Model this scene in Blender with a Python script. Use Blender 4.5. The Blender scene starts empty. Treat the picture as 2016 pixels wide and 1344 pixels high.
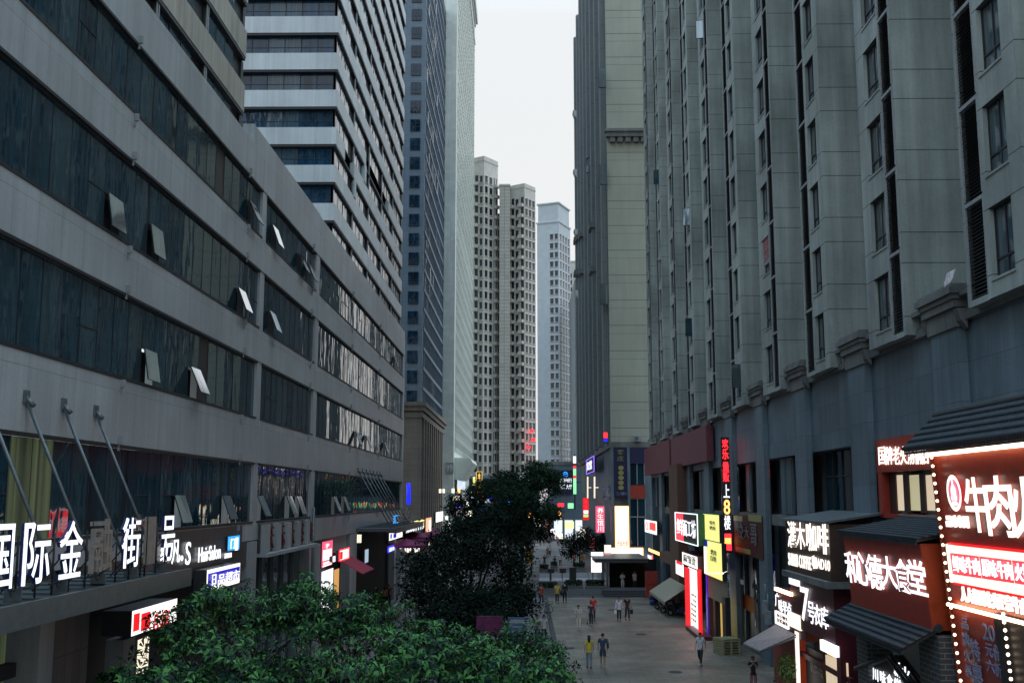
import bpy, bmesh, math, random
from mathutils import Vector, Matrix

SC = bpy.context.scene
COL = SC.collection
rnd = random.Random(11)
rad = math.radians

# ------------------------------------------------------------------ camera
FPX, CAMZ = 2126.0, 8.7          # focal length in photo pixels, eye height in metres
YAW, PIT = rad(0.7276), rad(8.243)
cd = bpy.data.cameras.new('camera')
cam = bpy.data.objects.new('camera', cd)
COL.objects.link(cam)
cam.location = (0, 0, CAMZ)
cam.rotation_euler = (rad(90) + PIT, 0, YAW)
cd.sensor_width = 36
cd.lens = FPX / 2016 * 36
cd.clip_start, cd.clip_end = 0.5, 3000
SC.camera = cam

# ------------------------------------------------------------------ sky
SUN_EL, SUN_ROT = rad(58), rad(70)
w = bpy.data.worlds.new('World')
SC.world = w
w.use_nodes = True
nt = w.node_tree
nt.nodes.clear()
o = nt.nodes.new('ShaderNodeOutputWorld')
bg = nt.nodes.new('ShaderNodeBackground')
sky = nt.nodes.new('ShaderNodeTexSky')
sky.sky_type = 'NISHITA'
sky.sun_disc = False
sky.sun_elevation = SUN_EL
sky.sun_rotation = SUN_ROT
sky.air_density, sky.dust_density = 1.5, 4.0
tc = nt.nodes.new('ShaderNodeTexCoord')
sp = nt.nodes.new('ShaderNodeSeparateXYZ')
ramp = nt.nodes.new('ShaderNodeValToRGB')          # overcast deck: white towards the horizon, cooler and brighter overhead
cr = ramp.color_ramp
cr.elements[0].position, cr.elements[0].color = 0.0, (8.1, 8.0, 7.9, 1)
cr.elements[1].position, cr.elements[1].color = 1.0, (10.6, 16.4, 22.0, 1)
e = cr.elements.new(0.42); e.color = (8.1, 8.3, 8.4, 1)
e = cr.elements.new(0.62); e.color = (11.4, 15.6, 19.4, 1)
mx = nt.nodes.new('ShaderNodeMix'); mx.data_type = 'RGBA'
mx.inputs[0].default_value = 0.93
L = nt.links.new
L(tc.outputs['Generated'], sp.inputs[0])
L(sp.outputs['Z'], ramp.inputs[0])
L(sky.outputs[0], mx.inputs[6])
L(ramp.outputs[0], mx.inputs[7])
L(mx.outputs[2], bg.inputs[0])
bg.inputs[1].default_value = 0.085
L(bg.outputs[0], o.inputs[0])

# ------------------------------------------------------------------ sun behind the cloud
sd = bpy.data.lights.new('sun', 'SUN')
sun = bpy.data.objects.new('sun', sd)
COL.objects.link(sun)
sd.energy, sd.angle, sd.color = 0.75, rad(30), (1.0, 0.98, 0.95)
sdir = Vector((math.sin(SUN_ROT) * math.cos(SUN_EL), math.cos(SUN_ROT) * math.cos(SUN_EL), math.sin(SUN_EL)))
sun.rotation_euler = sdir.to_track_quat('Z', 'Y').to_euler()

vs = SC.view_settings
vs.view_transform, vs.look, vs.exposure, vs.gamma = 'Standard', 'None', 0.40, 1.0
SC.cycles.use_denoising = True
SC.cycles.max_bounces = 7
SC.cycles.diffuse_bounces = 4
SC.cycles.glossy_bounces = 3
SC.cycles.transparent_max_bounces = 8
SC.cycles.sample_clamp_indirect = 6
SC.cycles.volume_bounces = 0

# ------------------------------------------------------------------ measuring: photo pixel -> point on a known plane
FW = Vector((-math.sin(YAW) * math.cos(PIT), math.cos(YAW) * math.cos(PIT), math.sin(PIT)))
RT = Vector((math.cos(YAW), math.sin(YAW), 0))
UP = RT.cross(FW)
EYE = Vector((0, 0, CAMZ))
def ray(px, py): return FW * FPX + RT * (px - 1008) + UP * (672 - py)
def aX(px, py, X): d = ray(px, py); return EYE + d * (X / d.x)
def aY(px, py, Y): d = ray(px, py); return EYE + d * (Y / d.y)
def aZ(px, py, Z=0.0): d = ray(px, py); return EYE + d * ((Z - CAMZ) / d.z)

# ------------------------------------------------------------------ meshes
ORG = {}
def org(p): return ORG.get(p.name, Vector((0, 0, 0))) if p else Vector((0, 0, 0))

class MB:
    def __init__(s): s.v = []; s.f = []; s.m = []; s.sm = []
    def face(s, pts, mi=0, sm=False):
        n = len(s.v); s.v += [tuple(p) for p in pts]; s.f.append(tuple(range(n, n + len(pts)))); s.m.append(mi); s.sm.append(sm)
    def hexa(s, p, mi=0):            # p: 8 points, bottom ring (ccw from above) then top ring
        n = len(s.v); s.v += [tuple(q) for q in p]
        for f in ((3, 2, 1, 0), (4, 5, 6, 7), (0, 1, 5, 4), (1, 2, 6, 5), (2, 3, 7, 6), (3, 0, 4, 7)):
            s.f.append(tuple(n + i for i in f)); s.m.append(mi); s.sm.append(False)
    def box(s, x0, x1, y0, y1, z0, z1, mi=0):
        x0, x1 = sorted((x0, x1)); y0, y1 = sorted((y0, y1)); z0, z1 = sorted((z0, z1))
        s.hexa([(x0, y0, z0), (x1, y0, z0), (x1, y1, z0), (x0, y1, z0), (x0, y0, z1), (x1, y0, z1), (x1, y1, z1), (x0, y1, z1)], mi)
    def tube(s, a, b, r, r2=None, n=8, mi=0, caps=True):
        a, b = Vector(a), Vector(b); r2 = r if r2 is None else r2
        d = (b - a).normalized(); u = d.orthogonal().normalized(); v = d.cross(u)
        k = len(s.v)
        for c, rr in ((a, r), (b, r2)):
            for i in range(n):
                t = 2 * math.pi * i / n; s.v.append(tuple(c + (u * math.cos(t) + v * math.sin(t)) * rr))
        for i in range(n):
            j = (i + 1) % n; s.f.append((k + i, k + j, k + n + j, k + n + i)); s.m.append(mi); s.sm.append(True)
        if caps:
            s.f.append(tuple(k + i for i in reversed(range(n)))); s.m.append(mi); s.sm.append(False)
            s.f.append(tuple(k + n + i for i in range(n))); s.m.append(mi); s.sm.append(False)
    def path(s, pts, r, n=6, mi=0):
        for a, b in zip(pts, pts[1:]): s.tube(a, b, r, n=n, mi=mi)
    def ball(s, c, rx, ry=None, rz=None, n=10, m=6, mi=0):
        ry = rx if ry is None else ry; rz = rx if rz is None else rz
        k = len(s.v); c = Vector(c)
        for i in range(m + 1):
            th = math.pi * i / m
            for j in range(n):
                ph = 2 * math.pi * j / n
                s.v.append((c.x + rx * math.sin(th) * math.cos(ph), c.y + ry * math.sin(th) * math.sin(ph), c.z + rz * math.cos(th)))
        for i in range(m):
            for j in range(n):
                q = (j + 1) % n
                s.f.append((k + i * n + j, k + (i + 1) * n + j, k + (i + 1) * n + q, k + i * n + q)); s.m.append(mi); s.sm.append(True)
    def ring(s, c, u, v, R, r, n=20, m=6, mi=0):    # torus, axes u,v
        c, u, v = Vector(c), Vector(u).normalized(), Vector(v).normalized(); w_ = u.cross(v); k = len(s.v)
        for i in range(n):
            t = 2 * math.pi * i / n; d = u * math.cos(t) + v * math.sin(t)
            for j in range(m):
                a = 2 * math.pi * j / m; s.v.append(tuple(c + d * (R + r * math.cos(a)) + w_ * (r * math.sin(a))))
        for i in range(n):
            for j in range(m):
                i2, j2 = (i + 1) % n, (j + 1) % m
                s.f.append((k + i * m + j, k + i2 * m + j, k + i2 * m + j2, k + i * m + j2)); s.m.append(mi); s.sm.append(True)
    def prism(s, poly, axis, a, b, mi=0):           # poly of 2-D points extruded along axis from a to b
        def P(q, t): return {'x': (t, q[0], q[1]), 'y': (q[0], t, q[1]), 'z': (q[0], q[1], t)}[axis]
        n = len(s.v); k = len(poly); s.v += [P(q, a) for q in poly] + [P(q, b) for q in poly]
        fs = [tuple(n + i for i in range(k)), tuple(n + k + i for i in reversed(range(k)))] + [(n + i, n + k + i, n + k + (i + 1) % k, n + (i + 1) % k) for i in range(k)]
        for f in fs: s.f.append(f); s.m.append(mi); s.sm.append(False)
    def merge(s, me, M, mi=0):
        n = len(s.v); s.v += [tuple(M @ q.co) for q in me.vertices]
        for p in me.polygons: s.f.append(tuple(n + i for i in p.vertices)); s.m.append(mi); s.sm.append(False)
    def mesh(s, name, mats, off):
        me = bpy.data.meshes.new(name)
        me.from_pydata([(a[0] - off[0], a[1] - off[1], a[2] - off[2]) for a in s.v], [], s.f)
        for m_ in (mats if isinstance(mats, (list, tuple)) else [mats]): me.materials.append(m_)
        me.polygons.foreach_set('material_index', s.m)
        me.polygons.foreach_set('use_smooth', s.sm)
        bm = bmesh.new(); bm.from_mesh(me); bmesh.ops.recalc_face_normals(bm, faces=bm.faces); bm.to_mesh(me); bm.free()
        return me
    def build(s, name, mats, parent=None, label=None, fixn=True):
        off = org(parent)
        if not fixn:
            me = bpy.data.meshes.new(name)
            me.from_pydata([(a[0] - off[0], a[1] - off[1], a[2] - off[2]) for a in s.v], [], s.f)
            for m_ in (mats if isinstance(mats, (list, tuple)) else [mats]): me.materials.append(m_)
            me.polygons.foreach_set('material_index', s.m); me.polygons.foreach_set('use_smooth', s.sm)
        else: me = s.mesh(name, mats, off)
        ob = bpy.data.objects.new(name, me); COL.objects.link(ob)
        if parent: ob.parent = parent; ORG[ob.name] = off
        if label: ob['label'] = label
        return ob

def thing(name, label, cat, loc=(0, 0, 0), group=None):
    e_ = bpy.data.objects.new(name, None); COL.objects.link(e_)
    e_.location = loc; e_.empty_display_size = 0.3
    e_['label'] = label; e_['category'] = cat
    if group: e_['group'] = group
    ORG[e_.name] = Vector(loc)
    return e_
def tag(ob, label, cat, group=None):
    ob['label'] = label; ob['category'] = cat
    if group: ob['group'] = group
    return ob
def structure(ob): ob['kind'] = 'structure'; return ob
def dup(ob, parent=None):
    c = ob.copy(); COL.objects.link(c)
    if parent is not None: c.parent = parent
    for ch in list(ob.children): dup(ch, c)
    return c

# ------------------------------------------------------------------ lettering
_tc = {}
def glyphs(body, bold=0.0, depth=0.04):
    k = (body, bold, depth)
    if k not in _tc:
        cu = bpy.data.curves.new('t', 'FONT'); cu.body = body; cu.extrude = depth / 2; cu.offset = bold; cu.resolution_u = 3
        ob = bpy.data.objects.new('t', cu); COL.objects.link(ob)
        dg = bpy.context.evaluated_depsgraph_get(); dg.update()
        me = bpy.data.meshes.new_from_object(ob.evaluated_get(dg))
        bpy.data.objects.remove(ob); bpy.data.curves.remove(cu)
        xs = [v.co.x for v in me.vertices]; ys = [v.co.y for v in me.vertices]
        _tc[k] = (me, min(xs), max(xs), min(ys), max(ys))
    return _tc[k]
UX = {'R': Vector((0, -1, 0)), 'L': Vector((0, 1, 0)), 'C': Vector((1, 0, 0))}   # reading direction: right kerb, left kerb, facing the camera
ZV = Vector((0, 0, 1))
def put_text(mb, body, P, u, v, wdt, hgt, bold=0.012, depth=0.05, mi=0):
    """text filling the box with lower-left corner P, axes u and v"""
    me, x0, x1, y0, y1 = glyphs(body, bold * .32, 1.0)
    n = u.cross(v).normalized(); sx = wdt / (x1 - x0); sy = hgt / (y1 - y0)
    M = Matrix(((u.x * sx, v.x * sy, n.x * depth, 0), (u.y * sx, v.y * sy, n.y * depth, 0), (u.z * sx, v.z * sy, n.z * depth, 0), (0, 0, 0, 1)))
    off = P - M.to_3x3() @ Vector((x0, y0, -0.5))
    mb.merge(me, Matrix.Translation(off) @ M, mi)

# ------------------------------------------------------------------ materials
def newmat(name):
    m = bpy.data.materials.new(name); m.use_nodes = True
    return m, m.node_tree, m.node_tree.nodes['Principled BSDF']
def N(t, typ, **k):
    n = t.nodes.new(typ)
    for a, b in k.items(): setattr(n, a, b)
    return n
def math_(t, op, a, b=None, c=None):
    n = t.nodes.new('ShaderNodeMath'); n.operation = op
    for i, x in enumerate((a, b, c)):
        if x is None: continue
        if isinstance(x, (int, float)): n.inputs[i].default_value = x
        else: t.links.new(x, n.inputs[i])
    return n.outputs[0]
def facade_uv(t):
    g = N(t, 'ShaderNodeNewGeometry'); s = N(t, 'ShaderNodeSeparateXYZ'); s2 = N(t, 'ShaderNodeSeparateXYZ')
    t.links.new(g.outputs['Position'], s.inputs[0]); t.links.new(g.outputs['True Normal'], s2.inputs[0])
    k = math_(t, 'GREATER_THAN', math_(t, 'ABSOLUTE', s2.outputs['X']), 0.6)
    u = math_(t, 'ADD', math_(t, 'MULTIPLY', s.outputs['Y'], k), math_(t, 'MULTIPLY', s.outputs['X'], math_(t, 'SUBTRACT', 1.0, k)))
    c = N(t, 'ShaderNodeCombineXYZ'); t.links.new(u, c.inputs[0]); t.links.new(s.outputs['Z'], c.inputs[1])
    return c.outputs[0], u, s.outputs['Z']
def scaled(t, vec, sx, sy, sz=1.0):
    m = N(t, 'ShaderNodeMapping'); m.inputs['Scale'].default_value = (sx, sy, sz); t.links.new(vec, m.inputs[0]); return m.outputs[0]
def noise(t, vec, scale, detail=4, rough=0.55):
    n = N(t, 'ShaderNodeTexNoise'); n.inputs['Scale'].default_value = scale; n.inputs['Detail'].default_value = detail; n.inputs['Roughness'].default_value = rough
    if vec is not None: t.links.new(vec, n.inputs[0])
    return n.outputs[0]
def remap(t, x, a, b, c, d):
    n = N(t, 'ShaderNodeMapRange'); t.links.new(x, n.inputs[0])
    for i, q in zip((1, 2, 3, 4), (a, b, c, d)): n.inputs[i].default_value = q
    return n.outputs[0]
def mul_col(t, col, fac):
    n = N(t, 'ShaderNodeMix', data_type='RGBA', blend_type='MULTIPLY'); n.inputs[0].default_value = 1.0
    if isinstance(col, tuple): n.inputs[6].default_value = (*col, 1)
    else: t.links.new(col, n.inputs[6])
    t.links.new(fac, n.inputs[7]); return n.outputs[2]
def mix_col(t, fac, a, b):
    n = N(t, 'ShaderNodeMix', data_type='RGBA')
    if isinstance(fac, float): n.inputs[0].default_value = fac
    else: t.links.new(fac, n.inputs[0])
    for i, x in ((6, a), (7, b)):
        if isinstance(x, tuple): n.inputs[i].default_value = (*x, 1)
        else: t.links.new(x, n.inputs[i])
    return n.outputs[2]

def plain(name, col, rough=0.6, metal=0.0, var=0.18, scale=6.0):
    m, t, b = newmat(name)
    g = N(t, 'ShaderNodeNewGeometry')
    f = remap(t, noise(t, g.outputs['Position'], scale), 0.3, 0.7, 1 - var, 1 + var)
    t.links.new(mul_col(t, col, f), b.inputs['Base Color'])
    b.inputs['Roughness'].default_value = rough; b.inputs['Metallic'].default_value = metal
    return m

def facade(name, col, tw=0, th=0, seam=0.02, rough=0.75, streak=0.25, patch=0.2, seamdark=0.45, tilevar=0.06, off=0.0, lines=None, bump=0.25):
    m, t, b = newmat(name)
    uv, u, z = facade_uv(t)
    c = col
    f1 = remap(t, noise(t, scaled(t, uv, 2.2, 0.10), 1.0, 5, 0.65), 0.25, 0.75, 1 - streak, 1 + streak)
    f2 = remap(t, noise(t, scaled(t, uv, 0.25, 0.2), 1.0, 6, 0.6), 0.3, 0.7, 1 - patch, 1 + patch)
    f3 = remap(t, noise(t, scaled(t, uv, 9, 9), 1.0, 4, 0.7), 0.3, 0.7, 0.93, 1.07)
    out = None
    if tw:
        br = N(t, 'ShaderNodeTexBrick'); br.offset = off; br.squash = 1.0
        br.inputs['Scale'].default_value = 1.0; br.inputs['Brick Width'].default_value = tw; br.inputs['Row Height'].default_value = th
        br.inputs['Mortar Size'].default_value = seam; br.inputs['Mortar Smooth'].default_value = 0.1; br.inputs['Bias'].default_value = 0.0
        br.inputs['Color1'].default_value = (*[x * (1 - tilevar) for x in col], 1); br.inputs['Color2'].default_value = (*[x * (1 + tilevar) for x in col], 1)
        br.inputs['Mortar'].default_value = (*[x * seamdark for x in col], 1)
        t.links.new(uv, br.inputs[0]); c = br.outputs[0]; out = br.outputs['Fac']
    if lines:                                        # (pitch, start, offsets, width): joints running level round the building
        pitch, z0, offs, lw = lines
        fr = math_(t, 'MULTIPLY', math_(t, 'FRACT', math_(t, 'DIVIDE', math_(t, 'SUBTRACT', z, z0), pitch)), pitch)
        k = None
        for q in offs:
            d = math_(t, 'LESS_THAN', math_(t, 'ABSOLUTE', math_(t, 'SUBTRACT', fr, q)), lw)
            k = d if k is None else math_(t, 'MAXIMUM', k, d)
        c = mix_col(t, k, c, tuple(x * 0.25 for x in col)); out = k
    c = mul_col(t, mul_col(t, mul_col(t, c, f1), f2), f3)
    t.links.new(c, b.inputs['Base Color'])
    b.inputs['Roughness'].default_value = rough
    bp = N(t, 'ShaderNodeBump'); bp.inputs['Strength'].default_value = bump; bp.inputs['Distance'].default_value = 0.02
    h = noise(t, scaled(t, uv, 5, 5), 1.0, 4)
    if out is not None: h = math_(t, 'SUBTRACT', math_(t, 'MULTIPLY', h, 0.4), out)
    t.links.new(h, bp.inputs['Height']); t.links.new(bp.outputs[0], b.inputs['Normal'])
    return m

def glass(name, col, rough=0.04, var=0.6, wav=0.06, metal=0.0, curtain=(0.16, 0.17, 0.16), amount=0.25, ior=1.55):
    m, t, b = newmat(name)
    uv, u, z = facade_uv(t)
    g = N(t, 'ShaderNodeNewGeometry'); r = g.outputs['Random Per Island']
    f = remap(t, noise(t, scaled(t, uv, 1.6, 0.12), 1.0, 4), 0.3, 0.7, 1 - var, 1 + var)
    c = mul_col(t, col, f)
    c = mix_col(t, math_(t, 'MULTIPLY', math_(t, 'GREATER_THAN', r, 1 - amount), remap(t, noise(t, scaled(t, uv, 9, 0.3), 1.0, 2), 0.3, 0.7, 0.15, 0.75)), c, curtain)
    t.links.new(c, b.inputs['Base Color'])
    b.inputs['Roughness'].default_value = rough; b.inputs['Metallic'].default_value = metal; b.inputs['IOR'].default_value = ior
    bp = N(t, 'ShaderNodeBump'); bp.inputs['Strength'].default_value = wav; bp.inputs['Distance'].default_value = 0.25
    t.links.new(noise(t, scaled(t, uv, 1.1, 0.35), 1.0, 2), bp.inputs['Height']); t.links.new(bp.outputs[0], b.inputs['Normal'])
    return m

EMITTERS = set()
def emit(name, col, s, base=None):
    m, t, b = newmat(name); EMITTERS.add(m.name)
    b.inputs['Base Color'].default_value = (*(base or tuple(min(1, x) * 0.5 for x in col)), 1)
    b.inputs['Roughness'].default_value = 0.4
    b.inputs['Emission Color'].default_value = (*col, 1); b.inputs['Emission Strength'].default_value = s * .88
    return m

def foliage(name, dark, light, rough=0.5, spec=0.4, lo=.35, hi=1.0, sc=.9):
    m, t, b = newmat(name)
    g = N(t, 'ShaderNodeNewGeometry')
    k = noise(t, g.outputs['Position'], sc, 3)
    r = math_(t, 'ADD', math_(t, 'MULTIPLY', g.outputs['Random Per Island'], 0.55), math_(t, 'MULTIPLY', k, 0.7))
    t.links.new(mix_col(t, remap(t, r, lo, hi, 0, 1), dark, light), b.inputs['Base Color'])
    b.inputs['Roughness'].default_value = rough; b.inputs['Specular IOR Level'].default_value = spec
    return m
# ================================================================== materials of the place
M_pod = facade('podium_concrete', (0.345, 0.375, 0.39), 1.3, 3.9, 0.012, 0.34, 0.20, 0.15, 0.7)
M_podl = facade('podium_pier', (0.30, 0.32, 0.33), 0, 0, 0, 0.6, 0.25, 0.15)
M_t1 = facade('old_band', (0.27, 0.26, 0.22), 1.2, 3.6, 0.012, 0.8, 0.3, 0.2)
M_t2 = facade('white_band', (0.48, 0.52, 0.53), 1.5, 3.6, 0.012, 0.45, 0.14, 0.10, 0.75)
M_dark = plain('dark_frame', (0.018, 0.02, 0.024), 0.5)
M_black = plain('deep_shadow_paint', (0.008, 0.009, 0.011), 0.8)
M_gl = glass('podium_glass', (0.008, 0.032, 0.050), 0.03, 0.6, 0.07, curtain=(0.045, 0.075, 0.085), amount=0.35)
M_gl2 = glass('tower_glass', (0.012, 0.045, 0.085), 0.03, 0.6, 0.25, curtain=(0.10, 0.15, 0.18), amount=0.25)
M_case = glass('casement_glass', (0.30, 0.40, 0.47), 0.08, 0.35, 0.05, metal=0.9, amount=0.0)
M_shut = facade('blue_grey_shutter', (0.085, 0.125, 0.145), 0.15, 2.7, .006, .55, .3, .2)
M_t3w = glass('deep_blue_glass', (0.006, 0.026, 0.05), 0.05, 0.6, 0.3, curtain=(.05, .09, .11), amount=.3)
M_brownpane = plain('brown_panel', (0.02, 0.014, 0.013), 0.4)
M_sash = glass('coated_sash', (0.62, 0.68, 0.74), 0.06, 0.1, 0.02, metal=0.92, amount=0.0)
M_granite = facade('granite_band', (0.055, 0.052, 0.052), 0.9, 0.9, 0.01, 0.35, 0.35, 0.35)
M_taupe = facade('taupe_stone', (0.13, 0.115, 0.108), 0.9, 1.2, 0.012, 0.6, 0.3, 0.3)
M_steel = plain('grey_steel', (0.12, 0.14, 0.15), 0.45, 0.3)
M_canopy = plain('canopy_sheet', (0.10, 0.12, 0.13), 0.35, 0.2)
M_lit_g = emit('lit_green_room', (0.20, 0.27, 0.13), 0.20, (0.05, 0.06, 0.04))
t_ = M_lit_g.node_tree; uv_, u_, z_ = facade_uv(t_)      # folds of the curtains behind the panes
t_.links.new(mul_col(t_, (0.20, 0.27, 0.13), remap(t_, noise(t_, scaled(t_, uv_, 5.5, .06), 1.0, 3), .35, .65, .15, 1.25)), t_.nodes['Principled BSDF'].inputs['Emission Color'])
M_lit_w = emit('lit_warm_room', (1.0, 0.86, 0.55), 0.9)
M_bayr = facade('bay_render', (0.285, 0.312, 0.292), 0, 0, 0, 0.8, 0.28, 0.32, lines=(2.84, 14.0, (0.62, 2.42), 0.016))
M_tile = facade('podium_tile', (0.115, 0.160, 0.190), 1.5, 1.15, 0.012, 0.55, 0.30, 0.28, 0.6, 0.10)
M_corn = facade('cornice_stone', (0.15, 0.155, 0.15), 0, 0, 0, 0.8, 0.3, 0.35)
M_louv = plain('louvre_metal', (0.02, 0.022, 0.026), 0.45)
M_trim = plain('pale_trim', (0.27, 0.28, 0.29), 0.6)
M_wgl = glass('flat_glass', (0.010, 0.034, 0.048), 0.04, 0.6, 0.05, curtain=(0.14, 0.17, 0.18), amount=0.5)
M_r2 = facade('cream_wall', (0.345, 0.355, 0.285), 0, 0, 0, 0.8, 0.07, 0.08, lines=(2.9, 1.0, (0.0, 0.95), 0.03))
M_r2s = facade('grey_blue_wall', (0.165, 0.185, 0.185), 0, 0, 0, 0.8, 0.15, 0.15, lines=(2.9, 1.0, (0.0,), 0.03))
M_t3 = facade('blue_grey_stone', (0.115, 0.160, 0.205), 1.2, 1.2, 0.015, 0.6, 0.12, 0.12)
M_t3b = facade('brown_stone', (0.20, 0.17, 0.14), 1.6, 0.8, 0.015, 0.7, 0.2, 0.2)
M_t3gl = glass('curtain_glass', (0.015, 0.04, 0.07), 0.05, 0.7, 0.15, curtain=(0.05, 0.06, 0.075), amount=0.3)
M_t4 = facade('pale_stone', (0.60, 0.64, 0.585), 1.2, 0.8, 0.012, 0.6, 0.10, 0.08, 0.8)
M_t4w = glass('pale_tower_glass', (0.05, 0.07, 0.075), 0.08, 0.6, 0.1)
M_fc = plain('cream_tower_paint', (0.50, 0.485, 0.44), 0.8, var=0.10, scale=0.6)
M_fw = plain('white_tower_paint', (0.44, 0.48, 0.50), 0.8, var=0.08, scale=0.6)
M_fgl = glass('dark_room_glass', (0.016, 0.021, 0.032), 0.08, 0.8, 0.05, curtain=(0.16, 0.15, 0.13), amount=0.35)

# ================================================================== ground
def paving(name, col, tw, th, seam, rough):
    m, t, b = newmat(name)
    g = N(t, 'ShaderNodeNewGeometry'); pos = g.outputs['Position']
    br = N(t, 'ShaderNodeTexBrick'); br.offset = 0.5
    br.inputs['Scale'].default_value = 1.0; br.inputs['Brick Width'].default_value = tw; br.inputs['Row Height'].default_value = th
    br.inputs['Mortar Size'].default_value = seam; br.inputs['Color1'].default_value = (*[x * .85 for x in col], 1); br.inputs['Color2'].default_value = (*[x * 1.15 for x in col], 1)
    br.inputs['Mortar'].default_value = (*[x * .45 for x in col], 1); br.inputs['Bias'].default_value = 0
    t.links.new(pos, br.inputs[0])
    f1 = remap(t, noise(t, pos, 0.22, 7, 0.62), 0.3, 0.7, 0.45, 1.5)
    f2 = remap(t, noise(t, pos, 2.5, 5, 0.7), 0.3, 0.7, 0.8, 1.2)
    t.links.new(mul_col(t, mul_col(t, br.outputs[0], f1), f2), b.inputs['Base Color'])
    t.links.new(remap(t, noise(t, pos, 0.35, 5), 0.3, 0.7, rough - 0.15, rough + 0.15), b.inputs['Roughness'])
    bp = N(t, 'ShaderNodeBump'); bp.inputs['Strength'].default_value = 0.3; bp.inputs['Distance'].default_value = 0.01
    t.links.new(math_(t, 'SUBTRACT', 1.0, br.outputs['Fac']), bp.inputs['Height']); t.links.new(bp.outputs[0], b.inputs['Normal'])
    return m
M_asph = paving('worn_asphalt', (0.055, 0.057, 0.058), 30, 30, 0.0, 0.7)
M_plaza = paving('plaza_setts', (0.160, 0.137, 0.106), 0.9, 0.45, 0.024, 0.5)
M_walk = paving('walk_slabs', (0.12, 0.125, 0.125), 0.5, 0.5, 0.012, 0.55)
M_kerb = plain('kerb_stone', (0.19, 0.20, 0.20), 0.8, var=0.25)
M_kerbd = plain('dark_kerb_stone', (0.05, 0.053, 0.055), 0.8, var=0.25)

def slab(name, x0, x1, y0, y1, z, mat):
    b = MB(); b.face([(x0, y0, z), (x1, y0, z), (x1, y1, z), (x0, y1, z)]); return structure(b.build(name, mat))
slab('ground', -900, 900, -60, 2400, 0.0, M_asph)
slab('plaza_paving', 1.9, 13.0, 12, 97.6, 0.006, M_plaza)
slab('left_pavement', -11.5, -5.6, 12, 160, 0.006, M_walk)
slab('planting_strip', -5.3, 1.55, 12, 97.6, 0.010, M_walk)
slab('far_plaza', -1.4, 9.3, 119, 260, 0.006, M_walk)
for a, b_, c in ((1.6, 1.86, M_kerbd), (-5.56, -5.34, M_kerb)):
    k = MB(); y = 14.0
    while y < 97: k.box(a, b_, y, y + 0.98, 0, 0.13); y += 1.0
    structure(k.build('kerb', c))
k = MB(); k.box(-1.7, -1.45, 119, 260, 0, 0.13); structure(k.build('kerb', M_kerbd))

# ================================================================== left: long office podium
PX = -11.5
pod = thing('office_podium', 'long grey office block with dark ribbon windows down the left side', 'building', (PX - 6, 58, 0))
SEC = [(14.0, 45.9), (46.7, 58.2), (59.3, 100.9)]
BANDS = [(6.95, 7.64), (10.2, 12.03), (14.53, 15.92), (18.5, 19.9), (22.08, 23.6)]
ROWS = [(7.64, 10.2), (12.03, 14.53), (15.92, 18.5), (19.9, 22.08)]
wb = MB()
for i, (a, b_) in enumerate(BANDS):
    for j, (y0, y1) in enumerate(((14, 45.86), (45.9, 58.96), (59.0, 102.0))):
        wb.box(PX - 0.6, PX, y0, y1, a - (0.55 if (i == 0 and j == 2) else 0), b_)
wb.box(PX - 0.5, PX - 0.02, 44.0, 58.97, 23.6, 24.45); wb.box(PX - 0.5, PX - 0.04, 59.0, 102, 23.6, 24.4)
for (a, b_) in ((45.9, 46.7), (58.2, 59.3), (100.9, 102.0)):
    for r0, r1 in ROWS: wb.box(PX - 0.55, PX - 0.03, a + 0.02, b_ - 0.02, r0, r1)
wb.box(PX - 0.6, PX - 0.01, 58.25, 59.25, 0, 6.4); wb.box(PX - 0.6, PX - 0.01, 100.9, 102.0, 0, 6.4)
wb.build('wall', M_pod, pod)
b = MB(); b.box(PX - 25, PX - 0.7, -120, 101.9, 23.2, 23.55); b.build('roof', M_corn, pod)
b = MB(); b.box(PX - 6, PX - .05, -120, 13.95, 0, 23.1); b.build('rear_wall', M_pod, pod)  # unseen stretch behind the viewpoint, added to cut frontal sky light
b = MB(); b.box(PX - 25, PX - 0.61, 101.9, 102.0, 0, 24); b.box(PX - 25, PX - 1.5, 14, 14.2, 0, 23.1); b.build('end_wall', M_pod, pod)
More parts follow.
